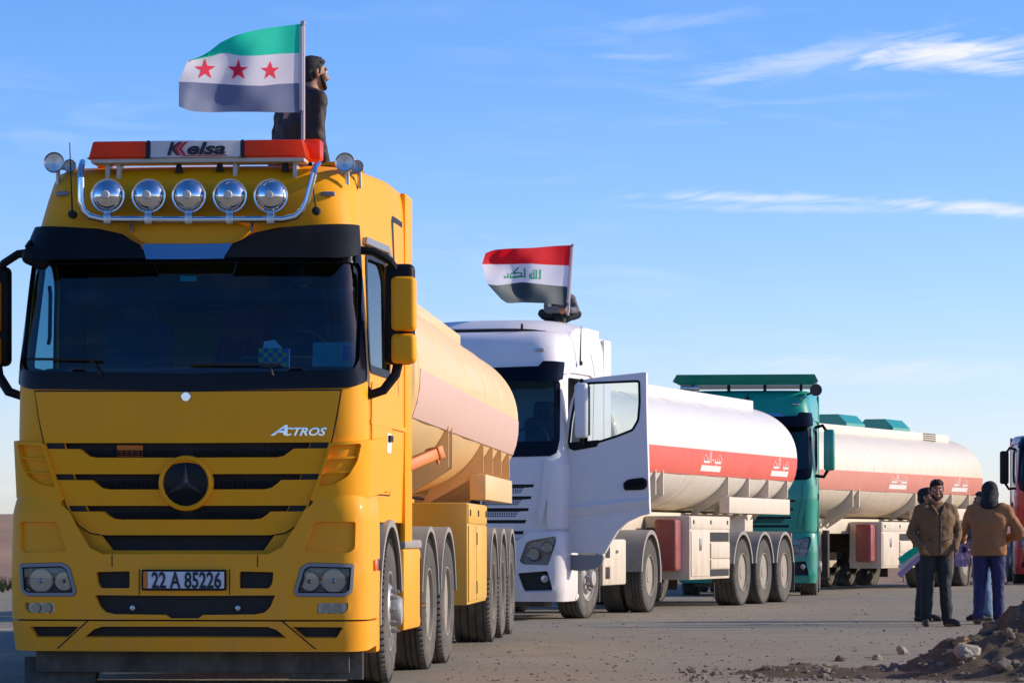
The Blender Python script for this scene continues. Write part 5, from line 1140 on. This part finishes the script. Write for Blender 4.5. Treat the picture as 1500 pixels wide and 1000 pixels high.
TW, SW = build_tractor(WF, 'white', 'mesh_white', 'white cab-over truck with its driver door standing wide open', door_open=True)
TG, SG = build_tractor(GF, 'green', 'mesh_green', 'dark green cab-over truck with box spoiler on its roof', roof='box')
TR, SR = build_tractor(RF, 'truck_red', 'mesh_red', 'red cab-over truck with low roof and black mirrors beyond the standing men', roof='low')
def trailer_frame(F, kp, yaw): q = F.world(0, kp); return Frame(q.x, q.y, yaw)
WA = [(.52, .01, .16, .01, .013), (.52, .01, .52, .08, .012), (.40, .01, .40, .06, .011), (.32, .01, .30, .075, .011), (.16, .01, .18, .05, .012), (.44, .10, .42, .10, .011), (.27, -.02, .24, -.02, .010)]   # short words as pen strokes
WB = [(-.06, .01, -.06, .13, .013), (-.14, .01, -.14, .13, .013), (-.14, .01, -.48, .01, .013), (-.24, .01, -.24, .06, .011), (-.33, .01, -.31, .07, .011), (-.48, .01, -.50, .06, .012), (-.42, .09, -.39, .09, .010)]
DASH = [(.02, .04, .09, .04, .010)]
SIGN = [(5.2, [WA, DASH, WB]), (9.6, [WA, WB])]
KY = trailer_frame(YF, 4.55, R(3.7)); KW = trailer_frame(WF, 5.0, R(18)); KG = trailer_frame(GF, 4.6, R(24))
build_trailer(KY, 'yellow tank trailer with a faded mauve stripe behind the yellow truck', 'tank_yellow', 'tank_mauve', 'yellow_trailer', style='yellow', axles=(6.6, 8.0, 9.4), y1=10.7)
build_trailer(KW, 'white tank trailer with a bright red stripe behind the open door', 'tank_white', 'stripe_red', 'cream', style='white', sign=[(3.6, SIGN[0][1]), (8.0, SIGN[1][1])], axles=(5.45, 6.85, 8.25), y1=9.15)
build_trailer(KG, 'cream tank trailer with a faded red stripe and green hatch covers on top', 'tank_cream', 'stripe_faded', 'cream', style='green', sign=SIGN)
# ------------------------------------------------------------------ people
def sphere(mb, c, r, sc=(1, 1, 1), sub=2):
    bm = bmesh.new(); bmesh.ops.create_icosphere(bm, subdivisions=sub, radius=1.0)
    mb.add([(c[0] + v.co.x * r * sc[0], c[1] + v.co.y * r * sc[1], c[2] + v.co.z * r * sc[2]) for v in bm.verts], [[v.index for v in f.verts] for f in bm.faces]); bm.free()
def limb(mb, pts, rs, n=14):
    """tapered chain with round joints"""
    P = [Vector(p) for p in pts]; Q = []; RR = []
    for i in range(len(P) - 1):
        for k in range(4): Q.append(P[i].lerp(P[i + 1], k / 4)); RR.append(rs[i] + (rs[i + 1] - rs[i]) * k / 4)
    Q.append(P[-1]); RR.append(rs[-1]); mb.tube(Q, RR, n)
    for p, r in zip(P, rs): sphere(mb, p, r * .995)
def rings(mb, rows, n=24):
    """stack of ellipses (cx, cy, cz, rx, ry)"""
    vs = []
    for (cx, cy, cz, rx, ry) in rows:
        for j in range(n):
            a = 2 * PI * j / n; c, s = math.cos(a), math.sin(a); k = 2 / 2.4
            vs.append((cx + rx * math.copysign(abs(c) ** k, c), cy + ry * math.copysign(abs(s) ** k, s), cz))
    m = len(rows); mb.add(vs, [(i * n + j, i * n + (j + 1) % n, (i + 1) * n + (j + 1) % n, (i + 1) * n + j) for i in range(m - 1) for j in range(n)] + [tuple(range(n))[::-1], tuple(range((m - 1) * n, m * n))])
_fold = bpy.data.textures.new('folds', 'CLOUDS'); _fold.noise_scale = 0.11; _fold.noise_depth = 2
def fuse(mb, name, mat, parent, voxel=.012, smooth=6, fold=0.0):
    me = bpy.data.meshes.new(name); me.from_pydata(mb.v, [], mb.f); bm = bmesh.new(); bm.from_mesh(me); bmesh.ops.recalc_face_normals(bm, faces=bm.faces[:]); bm.to_mesh(me); bm.free()
    o = bpy.data.objects.new(name, me); COL.objects.link(o)
    r_ = o.modifiers.new('r', 'REMESH'); r_.mode = 'VOXEL'; r_.voxel_size = voxel
    if smooth: s_ = o.modifiers.new('s', 'SMOOTH'); s_.iterations = smooth; s_.factor = .5
    if fold: d_ = o.modifiers.new('d', 'DISPLACE'); d_.texture = _fold; d_.strength = fold; d_.mid_level = .5; d_.texture_coords = 'LOCAL'
    dg = bpy.context.evaluated_depsgraph_get(); m2 = bpy.data.meshes.new_from_object(o.evaluated_get(dg)); m2.name = name
    bpy.data.objects.remove(o); bpy.data.meshes.remove(me)
    m2.materials.clear(); m2.materials.append(MATS[mat]); m2.polygons.foreach_set('use_smooth', [True] * len(m2.polygons))
    o = bpy.data.objects.new(name, m2); COL.objects.link(o); o.parent = parent; return o
def hand(mb, w, d, n, s, curl=.6):
    """palm and five fingers from wrist w along d; n: palm normal; s: thumb side"""
    w, d, n = Vector(w), Vector(d).normalized(), Vector(n).normalized(); a = d.cross(n).normalized() * s
    limb(mb, [w, w + d * .035, w + d * .075], [.024, .030, .030], 10); limb(mb, [w + d * .03 + a * .02, w + d * .075 + a * .026], [.018, .016], 8); limb(mb, [w + d * .03 - a * .02, w + d * .075 - a * .026], [.018, .016], 8)
    for k, (o, l) in enumerate(((.030, .060), (.010, .070), (-.010, .064), (-.030, .050))):
        b = w + d * .082 + a * o; e = b + d * l * .5 + n * l * .15 * curl; f = e + d * l * .4 * (1 - curl * .6) + n * l * .5 * curl
        limb(mb, [b, e, f], [.0105, .0098, .0085], 8)
    b = w + d * .03 + a * .032; limb(mb, [b, b + d * .03 + a * .022 + n * .01, b + d * .058 + a * .022 + n * .022], [.013, .0115, .0095], 8)
def head(body, c, yaw, pitch, t, hairmat, beard=False, hood=None, cap=False):
    """c: centre of the skull; the face looks along -y turned by yaw"""
    M3 = Matrix.Rotation(yaw, 3, 'Z') @ Matrix.Rotation(pitch, 3, 'X'); T = lambda x, y, z: Vector(c) + M3 @ Vector((x, y, z))
    tmp = MB()
    def add_local(fn, target):
        q = MB(); fn(q); target.add([T(*v) for v in q.v], q.f)
    def skull(q):
        sphere(q, (0, .012, .028), .1, (.76, .93, .92), 3); sphere(q, (0, -.012, -.045), .1, (.62, .74, .66), 3); sphere(q, (0, -.060, -.092), .032, (1.05, .8, .7))
        limb(q, [(0, -.088, .022), (0, -.102, -.004), (0, -.112, -.026)], [.010, .012, .016], 8); sphere(q, (.014, -.098, -.030), .011); sphere(q, (-.014, -.098, -.030), .011)
        limb(q, [(-.045, -.078, .038), (0, -.090, .034), (.045, -.078, .038)], [.012, .012, .012], 8); limb(q, [(-.022, -.083, -.062), (0, -.092, -.060), (.022, -.083, -.062)], [.008, .010, .008], 8)
        for s in (1, -1): limb(q, [(s * .078, .012, .022), (s * .084, .020, .0), (s * .076, .010, -.026)], [.011, .014, .010], 8); sphere(q, (s * .048, -.058, -.022), .030)
        limb(q, [(0, .02, -.07), (0, .03, -.15)], [.058, .062], 14)
    add_local(skull, body)
    if hood is None:
        h = MB()
        def hr(q):
            sphere(q, (0, .024, .052), .1, (.82, .95, .84), 3); sphere(q, (0, .05, -.01), .1, (.78, .68, .78), 3)
            for k in range(26):
                a = k * 2.4; r = .3 + .7 * (k / 26); sphere(q, (.075 * r * math.cos(a), -.005 + .09 * r * math.sin(a) - (.02 if cap else 0), .128 - .05 * r * r), .024 if cap else .014)
            for s in (1, -1): limb(q, [(s * .074, -.012, .05), (s * .078, -.006, .0)], [.014, .010], 8)
        add_local(hr, h); o = fuse(h, 'hair', hairmat, t, .010, 2)
        if beard:
            h = MB()
            def bd(q):
                for s in (1, -1): limb(q, [(s * .066, -.030, -.02), (s * .058, -.050, -.065), (s * .024, -.080, -.098), (0, -.088, -.102)], [.012, .018, .018, .018], 8)
                limb(q, [(-.026, -.094, -.046), (0, -.103, -.043), (.026, -.094, -.046)], [.007, .008, .007], 8)
            add_local(bd, h); fuse(h, 'beard', hairmat, t, .009, 2)
        for s in (1, -1):
            e = MB(); sphere(e, T(s * .030, -.082, .012), .0115); eo = e.build('eye', 'paper_white', t); e = MB(); sphere(e, T(s * .030, -.0905, .012), .006); e.build('iris', 'hair', eo)
            e = MB(); limb(e, [T(s * .046, -.083, .034), T(s * .030, -.092, .038), T(s * .014, -.093, .034)], [.004, .006, .005], 6); e.build('eyebrow', hairmat, t)
    else:
        h = MB()
        def hd(q):
            sphere(q, (0, .032, .038), .1, (1.02, 1.08, 1.12), 3); sphere(q, (0, .055, -.05), .1, (1.0, .92, 1.0), 3); limb(q, [(0, .05, -.08), (0, .06, -.16)], [.10, .12], 16)
            limb(q, [(-.085, -.045, -.07), (-.088, -.055, .02), (-.06, -.060, .10), (0, -.058, .135), (.06, -.060, .10), (.088, -.055, .02), (.085, -.045, -.07)], [.018] * 7, 8)
        add_local(hd, h); fuse(h, 'hood', hood, t, .011, 4, .012)
def person(loc, rz, label, pose, mats, scale=1.0, group=None, h_yaw=0.0, h_pitch=0.0, hood=None, beard=False, cap=False, hairmat='hair', zip_=False):
    """pose: dict of joints; x to the figure's left when it faces -y"""
    t = empty('person', loc, 0); t.rotation_euler.z = rz; t.scale = (scale,) * 3; tag(t, label, 'person', group)
    J = pose; hip, ch = Vector(J['hip']), Vector(J['chest']); nk = Vector(J['neck']); V = Vector
    body = MB(); hc = V(J.get('head', nk + V((0, -.035, .165))))
    head(body, hc, h_yaw, h_pitch, t, hairmat, beard, hood, cap)
    limb(body, [hip, hip.lerp(ch, .5), ch, nk, hc], [.13, .12, .13, .06, .055])
    jk = MB(); tr = MB()
    nrm = J.get('lean')
    up = (nk - hip).normalized()
    # jacket trunk: ellipses along the spine
    rows = []; m = 9
    wid = [.185, .195, .19, .185, .19, .205, .215, .185, .09]; dep = [.125, .13, .13, .125, .13, .135, .13, .11, .075]
    base = hip - up * J.get('hem', .08)
    for i in range(m):
        f = i / (m - 1); p = base.lerp(ch, f / .7) if f < .7 else ch.lerp(nk, (f - .7) / .3); k = J.get('bulk', 1.0)
        rows.append((p.x, p.y, p.z, wid[i] * k, dep[i] * k))
    if up.z < .75: limb(jk, [base, hip.lerp(ch, .4), ch, nk], [.17, .165, .175, .09], 18); limb(jk, [ch + V((.12, 0, .04)), ch - V((.12, 0, -.04))], [.11, .11])
    else: rings(jk, rows)
    for s in ('l', 'r'):
        sh, el, wr = (V(J[k + s]) for k in ('sh', 'el', 'wr')); sg = 1 if s == 'l' else -1
        limb(jk, [sh - V((sg * .05, 0, -.01)), sh, sh.lerp(el, .5), el, el.lerp(wr, .5), wr], [.085, .078, .068, .062, .056, .050])
        limb(body, [ch, sh, el, wr], [.07, .055, .045, .026])
        d = (wr - el).normalized(); hand(body, wr, V(J.get('hd' + s, d)), V(J.get('hn' + s, (-sg, 0, 0))), 1 if sg * 1 > 0 else -1, J.get('curl', .6))
        hp, kn, an = (V(J[k + s]) for k in ('hp', 'kn', 'an'))
        limb(tr, [hip.lerp(hp, .6) + V((0, 0, .02)), hp, hp.lerp(kn, .5), kn, kn.lerp(an, .5), an + V((0, 0, .02))], [.10, .104, .094, .078, .074, .068])
        limb(body, [hip, hp, kn, an], [.09, .085, .055, .045])
        f = V(J.get('ft' + s, (sg * .04, -.17, -.05))); limb(body, [an, an + V((0, -.02, -.05)), an + f], [.045, .040, .028])
        q = MB(); limb(q, [an + V((0, .035, -.045)), an + V((0, -.01, -.04)), an + f * .6 + V((0, 0, .0)), an + f + V((0, 0, -.005))], [.042, .048, .044, .036]); limb(q, [an + V((0, 0, .03)), an + V((0, -.01, -.03))], [.050, .050])
        lo = an.z - .082
        q.v = [(x, y, max(z, lo)) for x, y, z in q.v]; fuse(q, 'shoe', mats[2], t, .010, 3)
    limb(tr, [hip + V((0, 0, .06)), hip], [.135, .14]); 
    fuse(body, 'body', 'skin', t, .0075, 2)
    jo = fuse(jk, 'jacket', mats[0], t, .012, 5, .036); fuse(tr, 'trousers', mats[1], t, .012, 5, .030)
    if zip_:                                                         # front placket, pocket flaps and open shirt collar laid on the jacket's own surface
        co = np.array([v.co for v in jo.data.vertices])
        def front(x, z):
            m_ = (np.abs(co[:, 0] - x) < .02) & (np.abs(co[:, 2] - z) < .02); return (x, float(co[m_][:, 1].min()) - .002, z) if m_.any() else None
        P = [p for p in (front(.01, z) for z in np.linspace(base.z + .04, nk.z - .06, 16)) if p]
        MB().tube(P, .011, 6, flat=.5).build('placket', 'jacket_dark', jo)
        for sg in (1, -1):
            P = [p for p in (front(sg * x, z) for x, z in ((.06, 1.02), (.10, 1.035), (.135, 1.05))) if p]
            if len(P) > 1: MB().tube(P, .010, 6, flat=.6).build('pocket_flap', 'jacket_dark', jo)
            P = [p for p in (front(sg * x, z) for x, z in ((.015, nk.z - .12), (.05, nk.z - .06), (.075, nk.z - .01))) if p]
            if len(P) > 1: MB().tube(P, .022, 8, flat=.6).build('collar_lapel', mats[0], jo)
    # collar
    c = MB(); c.tube([nk + V((.075 * math.cos(a), .068 * math.sin(a) + .005, .015 + .02 * math.sin(a))) for a in [k * 2 * PI / 16 for k in range(17)]], .020, 8, flat=1.5); c.build('collar', mats[0], t)
    return t
STAND = dict(hip=(0, 0, .93), chest=(0, 0, 1.28), neck=(0, .01, 1.46), hpl=(.095, 0, .88), hpr=(-.095, 0, .88), knl=(.11, -.02, .49), knr=(-.11, -.02, .49), anl=(.12, .02, .085), anr=(-.12, .02, .085),
             shl=(.19, .01, 1.395), shr=(-.19, .01, 1.395), ell=(.27, .03, 1.12), elr=(-.27, .03, 1.12), wrl=(.25, -.06, .90), wrr=(-.25, -.06, .90))
def pose(**k): d = dict(STAND); d.update(k); return d
# ------------------------------------------------------------------ flags
def resample(pl, n):
    P = np.array(pl, float); d = np.r_[0, np.cumsum(np.hypot(*np.diff(P, axis=0).T))]; s = np.linspace(0, d[-1], n)
    # smooth the corners a little
    q = np.stack([np.interp(s, d, P[:, k]) for k in (0, 1)], -1)
    for _ in range(3): q[1:-1] = .25 * q[:-2] + .5 * q[1:-1] + .25 * q[2:]
    return q
def flag(name, label, rows, depth, wave, pole, mats, tilt, nu=48, nv=14, group=None):
    """rows: four pixel polylines (hoist to fly): top edge, two stripe joints, bottom edge; the cloth hangs round the depth of its pole"""
    t = empty(name, tuple(at_depth(*pole[1], depth))); tag(t, label, 'flag', group); o3 = Vector(t.location)
    Rw = [resample(r, nu) for r in rows]
    def pix(u, v):
        k = np.clip(v * 3, 0, 2.9999); i = k.astype(int); f = k - i; x = u * (nu - 1); j = np.clip(x.astype(int), 0, nu - 2); g = x - j
        A = np.array(Rw); a = A[i, j] * (1 - g)[:, None] + A[i, j + 1] * g[:, None]; b = A[np.minimum(i + 1, 3), j] * (1 - g)[:, None] + A[np.minimum(i + 1, 3), j + 1] * g[:, None]
        return a * (1 - f)[:, None] + b * f[:, None]
    def fm(U, V, off=0.0):
        U, V = np.clip(np.asarray(U, float), 0, 1), np.clip(np.asarray(V, float), 0, 1); p = pix(U, V); d = depth - tilt * U + wave * U ** .7 * np.sin(U * 9.0 + V * 2.3) + .4 * wave * np.sin(U * 17 - V * 5) * U + .25 * wave * np.sin(V * 11 + U * 6) * U - np.asarray(off)
        return np.stack([(p[:, 0] - CX) / FPX * d - o3.x, d - o3.y, CAMZ + (HY - p[:, 1]) / FPX * d - o3.z], -1)
    mb = MB(); us = np.linspace(0, 1, nu); 
    for s in range(3):
        vv = np.linspace(s / 3, (s + 1) / 3, nv // 2); G = fm(np.tile(us, len(vv)), np.repeat(vv, nu)); n = nu
        mb.add(G, [(i * n + j, i * n + j + 1, (i + 1) * n + j + 1, (i + 1) * n + j) for i in range(len(vv) - 1) for j in range(n - 1)], s)
    cl = mb.build('cloth', mats, t, fixn=False, sharp=180)
    a, b = Vector(at_depth(*pole[0], depth)) - o3, Vector(at_depth(*pole[1], depth)) - o3
    mb = MB(); mb.tube([a, b], pole[2], 10); mb.lathe([(pole[2] * 1.3, -.01), (pole[2] * 1.4, .01), (0, .02)], c=a, axis='Z', n=12); pl = mb.build('pole', 'pole_steel', t)
    mb = MB(); mb.tube([a.lerp(b, .03) + Vector((-.012, 0, 0)), a.lerp(b, pole[3]) + Vector((-.012, 0, 0))], pole[2] * 1.35, 10); mb.build('hem_sleeve', 'flag_white', cl)
    return t, fm, pix, cl
def build_flags():
    rows = [[(442, 35), (410, 39), (375, 44), (345, 52), (322, 63), (309, 74), (304, 82)], [(441, 78), (410, 79), (375, 82), (350, 82), (328, 77), (312, 82), (290, 87), (275, 89)],
            [(441, 122), (410, 123), (385, 126), (350, 125), (320, 123), (290, 121), (262, 120)], [(441, 165), (410, 165), (375, 164), (340, 164), (305, 165), (278, 163), (262, 156)]]
    t, fm, pix, cl = flag('flag', 'green, white and black flag with three red stars on a pole', rows, 23.95, .055, ((444, 34), (444, 212), .014, .72), ['flag_green', 'flag_white', 'flag_black'], .50)
    # stars printed on the white band: find the cloth coordinate under each star's pixel
    gu, gv = np.meshgrid(np.linspace(0, 1, 160), np.linspace(0, 1, 90)); PX = pix(gu.ravel(), gv.ravel())
    def inv(px, py): k = np.argmin((PX[:, 0] - px) ** 2 + (PX[:, 1] - py) ** 2); return gu.ravel()[k], gv.ravel()[k]
    for (cx, cy, r) in ((396, 104, 14), (349, 103, 16), (300, 102, 16)):
        pts = []
        for k in range(10):
            a = PI / 2 + k * PI / 5; q = r if k % 2 == 0 else r * .40; pts.append((cx + q * math.cos(a), cy - q * math.sin(a)))
        for off in (.004, -.004):
            ctr = inv(cx, cy); P = np.array([inv(*p) for p in pts] + [ctr]); mb = MB()
            # subdivide each wedge so the star follows the cloth
            for k in range(10):
                a, b, c = P[k], P[(k + 1) % 10], P[10]; tri = []
                for i in range(5):
                    for j in range(5 - i): tri.append(c + (a - c) * i / 4 + (b - c) * j / 4)
                idx = {}; q = 0
                for i in range(5):
                    for j in range(5 - i): idx[(i, j)] = q; q += 1
                fs = [(idx[(i, j)], idx[(i + 1, j)], idx[(i, j + 1)]) for i in range(4) for j in range(4 - i)] + [(idx[(i + 1, j)], idx[(i + 1, j + 1)], idx[(i, j + 1)]) for i in range(3) for j in range(3 - i)]
                T = np.array(tri); mb.add(fm(T[:, 0], T[:, 1], off), fs)
            mb.build('star', 'star_red', cl, fixn=False, sharp=180)
    rows = [[(838, 359), (815, 360), (780, 363), (745, 364), (722, 366), (711, 371)], [(835, 389), (805, 388), (775, 386), (750, 387), (725, 387), (706, 387)],
            [(832, 420), (800, 417), (765, 413), (745, 416), (728, 418), (714, 416)], [(830, 447), (800, 444), (765, 443), (750, 444), (742, 444), (734, 438)]]
    t, fm, pix, cl = flag('flag', 'red, white and black flag with green Arabic script on a pole', rows, 44.9, .085, ((839, 359), (832, 462), .016, .82), ['flag_red', 'flag_white', 'flag_ink'], .62)
    gu, gv = np.meshgrid(np.linspace(0, 1, 160), np.linspace(0, 1, 90)); PX2 = pix(gu.ravel(), gv.ravel())
    def inv2(px, py): k = np.argmin((PX2[:, 0] - px) ** 2 + (PX2[:, 1] - py) ** 2); return gu.ravel()[k], gv.ravel()[k]
    # angular script: strokes as pixel segments (x0, y0, x1, y1, half width)
    ST = [[(791, 395, 791, 408, 1.1), (792, 408, 789, 408, .9), (786, 396, 786, 407, 1.0), (786, 407, 776, 407, 1.0), (782, 398, 782, 407, .9), (778, 400, 778, 407, .9), (776, 402, 776, 407, .8), (784, 396, 780, 397, .6)],
          [(768, 393, 768, 405, 1.1), (769, 406, 765, 405, .8), (764, 405, 748, 405, 1.2), (764, 405, 764, 401, .9), (764, 400, 752, 398, .9), (752, 398, 759, 392, .9), (756, 401, 749, 400, .7), (748, 405, 748, 401, .8), (744, 401, 744, 406, .8), (746, 406, 740, 407, 1.0), (740, 407, 739, 404, .9)]]
    for word in ST:
        for off in (.005, -.005):
            mb = MB()
            for (x0, y0, x1, y1, h) in word:
                d = np.array((x1 - x0, y1 - y0), float); l = np.hypot(*d); d /= l; nn = np.array((-d[1], d[0])); m = max(2, int(l / 1.5)); vs = []
                for k in range(m + 1):
                    c = np.array((x0, y0)) + d * (-h * .5 + (l + h) * k / m); vs += [c + nn * h, c - nn * h]
                # linear inverse about the word centre keeps the strokes crisp
                base = np.array(inv2(x0, y0)); e = 3.0
                ju = (np.array(inv2(x0 - 12, y0)) - np.array(inv2(x0 + 12, y0))) / -24.0; jv = (np.array(inv2(x0, y0 + 8)) - np.array(inv2(x0, y0 - 8))) / 16.0
                W = np.array([base + ju * (v[0] - x0) + jv * (v[1] - y0) for v in vs]); mb.add(fm(W[:, 0], W[:, 1], off), [(2 * i, 2 * i + 1, 2 * i + 3, 2 * i + 2) for i in range(m)])
            mb.build('script_word', 'script_green', cl, fixn=False, smooth=False)
build_flags()
# ------------------------------------------------------------------ people by the road and on the roofs
def place(px, py): g = ground(px, py); return (g.x, g.y, 0)
def build_people():
    person(place(1371, 917), R(10), 'man in brown jacket and black trousers facing out with a hand in his pocket', pose(ell=(.29, .05, 1.13), wrl=(.20, -.10, .93), hdl=(-.5, .0, -.6), elr=(-.30, .05, 1.13), wrr=(-.20, -.09, .95), hdr=(.5, 0, -.6), knl=(.10, -.05, .49), anl=(.13, -.02, .085), knr=(-.12, .0, .49), bulk=1.08, ftl=(.10, -.15, -.05)),
           ('jacket_brown', 'trousers_black', 'shoe_dark'), .985, h_yaw=R(-8), beard=True, cap=True, zip_=True)
    person(place(1449, 914), R(180 - 12), 'man in tan sweater and black hood seen from behind with an elbow out', pose(neck=(0, -.05, 1.45), chest=(0, .0, 1.27), head=(.0, -.12, 1.585), shl=(.20, -.01, 1.38), shr=(-.20, -.01, 1.38), ell=(.34, -.10, 1.10), wrl=(.34, -.34, 1.04), elr=(-.38, .02, 1.10), wrr=(-.17, -.22, 1.02), bulk=1.12, hem=.10, anl=(.13, .04, .085), anr=(-.11, -.02, .085)),
           ('jacket_tan', 'trousers_blue', 'shoe_brown'), 1.0, h_pitch=R(18), hood='hood_black')
    person(place(1354, 910), R(60), 'person in black standing behind the man in the brown jacket', pose(), ('jacket_black', 'trousers_black', 'shoe_dark'), .95, h_yaw=R(20), cap=True)
    person(place(1440, 909), R(-75), 'person in pale jeans standing behind the man in the tan sweater', pose(ell=(.24, -.12, 1.12), wrl=(.18, -.36, 1.02), elr=(-.24, -.12, 1.12), wrr=(-.18, -.36, 1.02)), ('jacket_grey', 'jeans', 'shoe_dark'), .93)
    # seated on the yellow cab roof: turned to the picture's right and away
    q = YF.world(0, 0); 
    SIT = dict(hip=(0, 0, .13), chest=(0, -.03, .50), neck=(0, -.06, .70), hpl=(.10, -.06, .11), hpr=(-.10, -.06, .11), knl=(.30, -.30, .16), knr=(-.30, -.30, .16), anl=(-.06, -.40, .085), anr=(.06, -.30, .085),
               shl=(.19, -.04, .62), shr=(-.19, -.04, .62), ell=(.27, -.16, .38), elr=(-.27, -.16, .38), wrl=(.20, -.38, .36), wrr=(-.20, -.38, .36), hem=.06)
    p = at_depth(426, 130, 24.65)
    person((p.x, 24.65, 2.855), R(128), 'man in dark jacket rising from the yellow cab roof hatch behind the starred flag', pose(chest=(-.02, -.07, 1.25), neck=(-.03, -.13, 1.42), head=(-.03, -.185, 1.575), shl=(.19, -.09, 1.36), shr=(-.21, -.09, 1.36), ell=(.24, -.06, 1.08), elr=(-.25, -.06, 1.08), wrl=(.20, -.16, .90), wrr=(-.20, -.16, .90), knl=(.09, -.02, .49), knr=(-.09, -.02, .49), anl=(.09, .02, .085), anr=(-.09, .02, .085), ftl=(.02, -.13, -.05), ftr=(-.02, -.13, -.05)),
           ('jacket_dark', 'trousers_black', 'shoe_dark'), .985, h_yaw=R(-8), beard=True)
    p = at_depth(818, 440, 45.6); S2 = dict(SIT); S2.update(hem=.04, chest=(0, -.20, .38), neck=(0, -.34, .46), head=(.0, -.46, .55), shl=(.19, -.30, .42), shr=(-.19, -.30, .42), ell=(.25, -.40, .22), elr=(-.25, -.40, .22), wrl=(.10, -.56, .20), wrr=(-.10, -.56, .20))
    person((p.x - .04, 45.75, 3.905), R(14), 'man in grey clothes crouching on the white cab roof behind the red and white flag', S2, ('jacket_grey', 'trousers_black', 'shoe_dark'), .80, h_pitch=R(20))
    # rolled banner held down by the person in black, small banner on a stick held by the person in jeans
    d = 41.3; t = empty('rolled_banner', tuple(at_depth(1345, 812, d))); tag(t, 'rolled green and white banner held low beside the brown jacket', 'banner'); o3 = Vector(t.location)
    A = [at_depth(1318, 832, d) - o3, at_depth(1334, 818, d) - o3, at_depth(1350, 806, d) - o3]
    for k, (m, dz, r) in enumerate((('flag_green', .05, .055), ('flag_white', .0, .05), ('lilac', -.05, .05))):
        mb = MB(); mb.tube([a + Vector((0, (k - 1) * .03, dz * 1.2 * (1 + .25 * (2 - i)))) for i, a in enumerate(A)], [r * 1.1, r, r * .8], 10, flat=.7); mb.build('banner_fold', m, t)
    d = 41.75; t = empty('hand_banner', tuple(at_depth(1412, 812, d))); tag(t, 'small lilac and white banner on a wooden stick between the two men', 'banner'); o3 = Vector(t.location)
    rows = [[(1424, 793), (1410, 796), (1399, 800)], [(1425, 804), (1411, 808), (1399, 812)], [(1425, 815), (1412, 818), (1399, 821)], [(1426, 828), (1413, 830), (1400, 829)]]
    mb = MB(); g = [at_depth(x, y, d + .03 * math.sin(i * 2 + j * 1.7)) - o3 for i, r in enumerate(rows) for j, (x, y) in enumerate(resample(r, 9))]
    mb.add(g, [(i * 9 + j, i * 9 + j + 1, (i + 1) * 9 + j + 1, (i + 1) * 9 + j) for i in range(3) for j in range(8)]); mb.build('banner_cloth', 'lilac', t, fixn=False)
    mb = MB(); e = [at_depth(x, y, d - .02) - o3 for x, y in ((1410, 800), (1416, 801), (1415, 809), (1409, 808))]; mb.add(e, [(0, 1, 2, 3)]); mb.build('banner_print', 'trousers_blue', t, fixn=False)
    mb = MB(); mb.tube([at_depth(1425, 792, d) - o3, at_depth(1418, 857, d) - o3], .012, 8); mb.build('stick', 'pole_wood', t)
build_people()
# ------------------------------------------------------------------ loose things on the yellow dashboard
def build_dash():
    t = empty('tissue_box', tuple(YF.world(.55, .42, 2.235)), YF.yaw); tag(t, 'blue and yellow chequered tissue box behind the yellow truck windscreen', 'tissue box')
    w, d, h = .20, .13, .13; mb = MB(); nx, nz = 6, 4
    for i in range(nx):
        for k in range(nz):
            x0, x1, z0, z1 = -w / 2 + w * i / nx, -w / 2 + w * (i + 1) / nx, h * k / nz, h * (k + 1) / nz; mb.add([(x0, -d / 2, z0), (x1, -d / 2, z0), (x1, -d / 2, z1), (x0, -d / 2, z1)], [(0, 1, 2, 3)], (i + k) % 2)
    mb.add([(-w / 2, -d / 2, 0), (-w / 2, d / 2, 0), (-w / 2, d / 2, h), (-w / 2, -d / 2, h)], [(0, 1, 2, 3)], 0); mb.add([(w / 2, -d / 2, 0), (w / 2, d / 2, 0), (w / 2, d / 2, h), (w / 2, -d / 2, h)], [(0, 1, 2, 3)], 0); mb.add([(-w / 2, -d / 2, h), (w / 2, -d / 2, h), (w / 2, d / 2, h), (-w / 2, d / 2, h)], [(0, 1, 2, 3)], 1); mb.add([(-w / 2, d / 2, 0), (w / 2, d / 2, 0), (w / 2, d / 2, h), (-w / 2, d / 2, h)], [(0, 1, 2, 3)], 0)
    mb.build('carton', ['tissue_blue', 'tissue_yellow'], t, smooth=False)
    mb = MB(); mb.add([(-.08, 0, h), (-.02, .02, h), (.06, 0, h), (-.07, -.01, h + .05), (.0, .0, h + .06), (.03, .01, h + .03)], [(0, 1, 4, 3), (1, 2, 5, 4)]); mb.build('tissue', 'paper_white', t, fixn=False)
    t = empty('green_folder', tuple(YF.world(.97, .40, 2.235)), YF.yaw); tag(t, 'pale green folder propped on the yellow truck dashboard', 'folder')
    mb = MB(); mb.box((0, .02, .085), (.30, .02, .18), .004, rot=Matrix.Rotation(-.25, 3, 'X')); mb.build('cover', 'paper_green', t)
    mb = MB(); mb.box((.09, .006, .10), (.05, .006, .10), .0, rot=Matrix.Rotation(-.25, 3, 'X')); mb.build('print', 'tissue_blue', t)
build_dash()
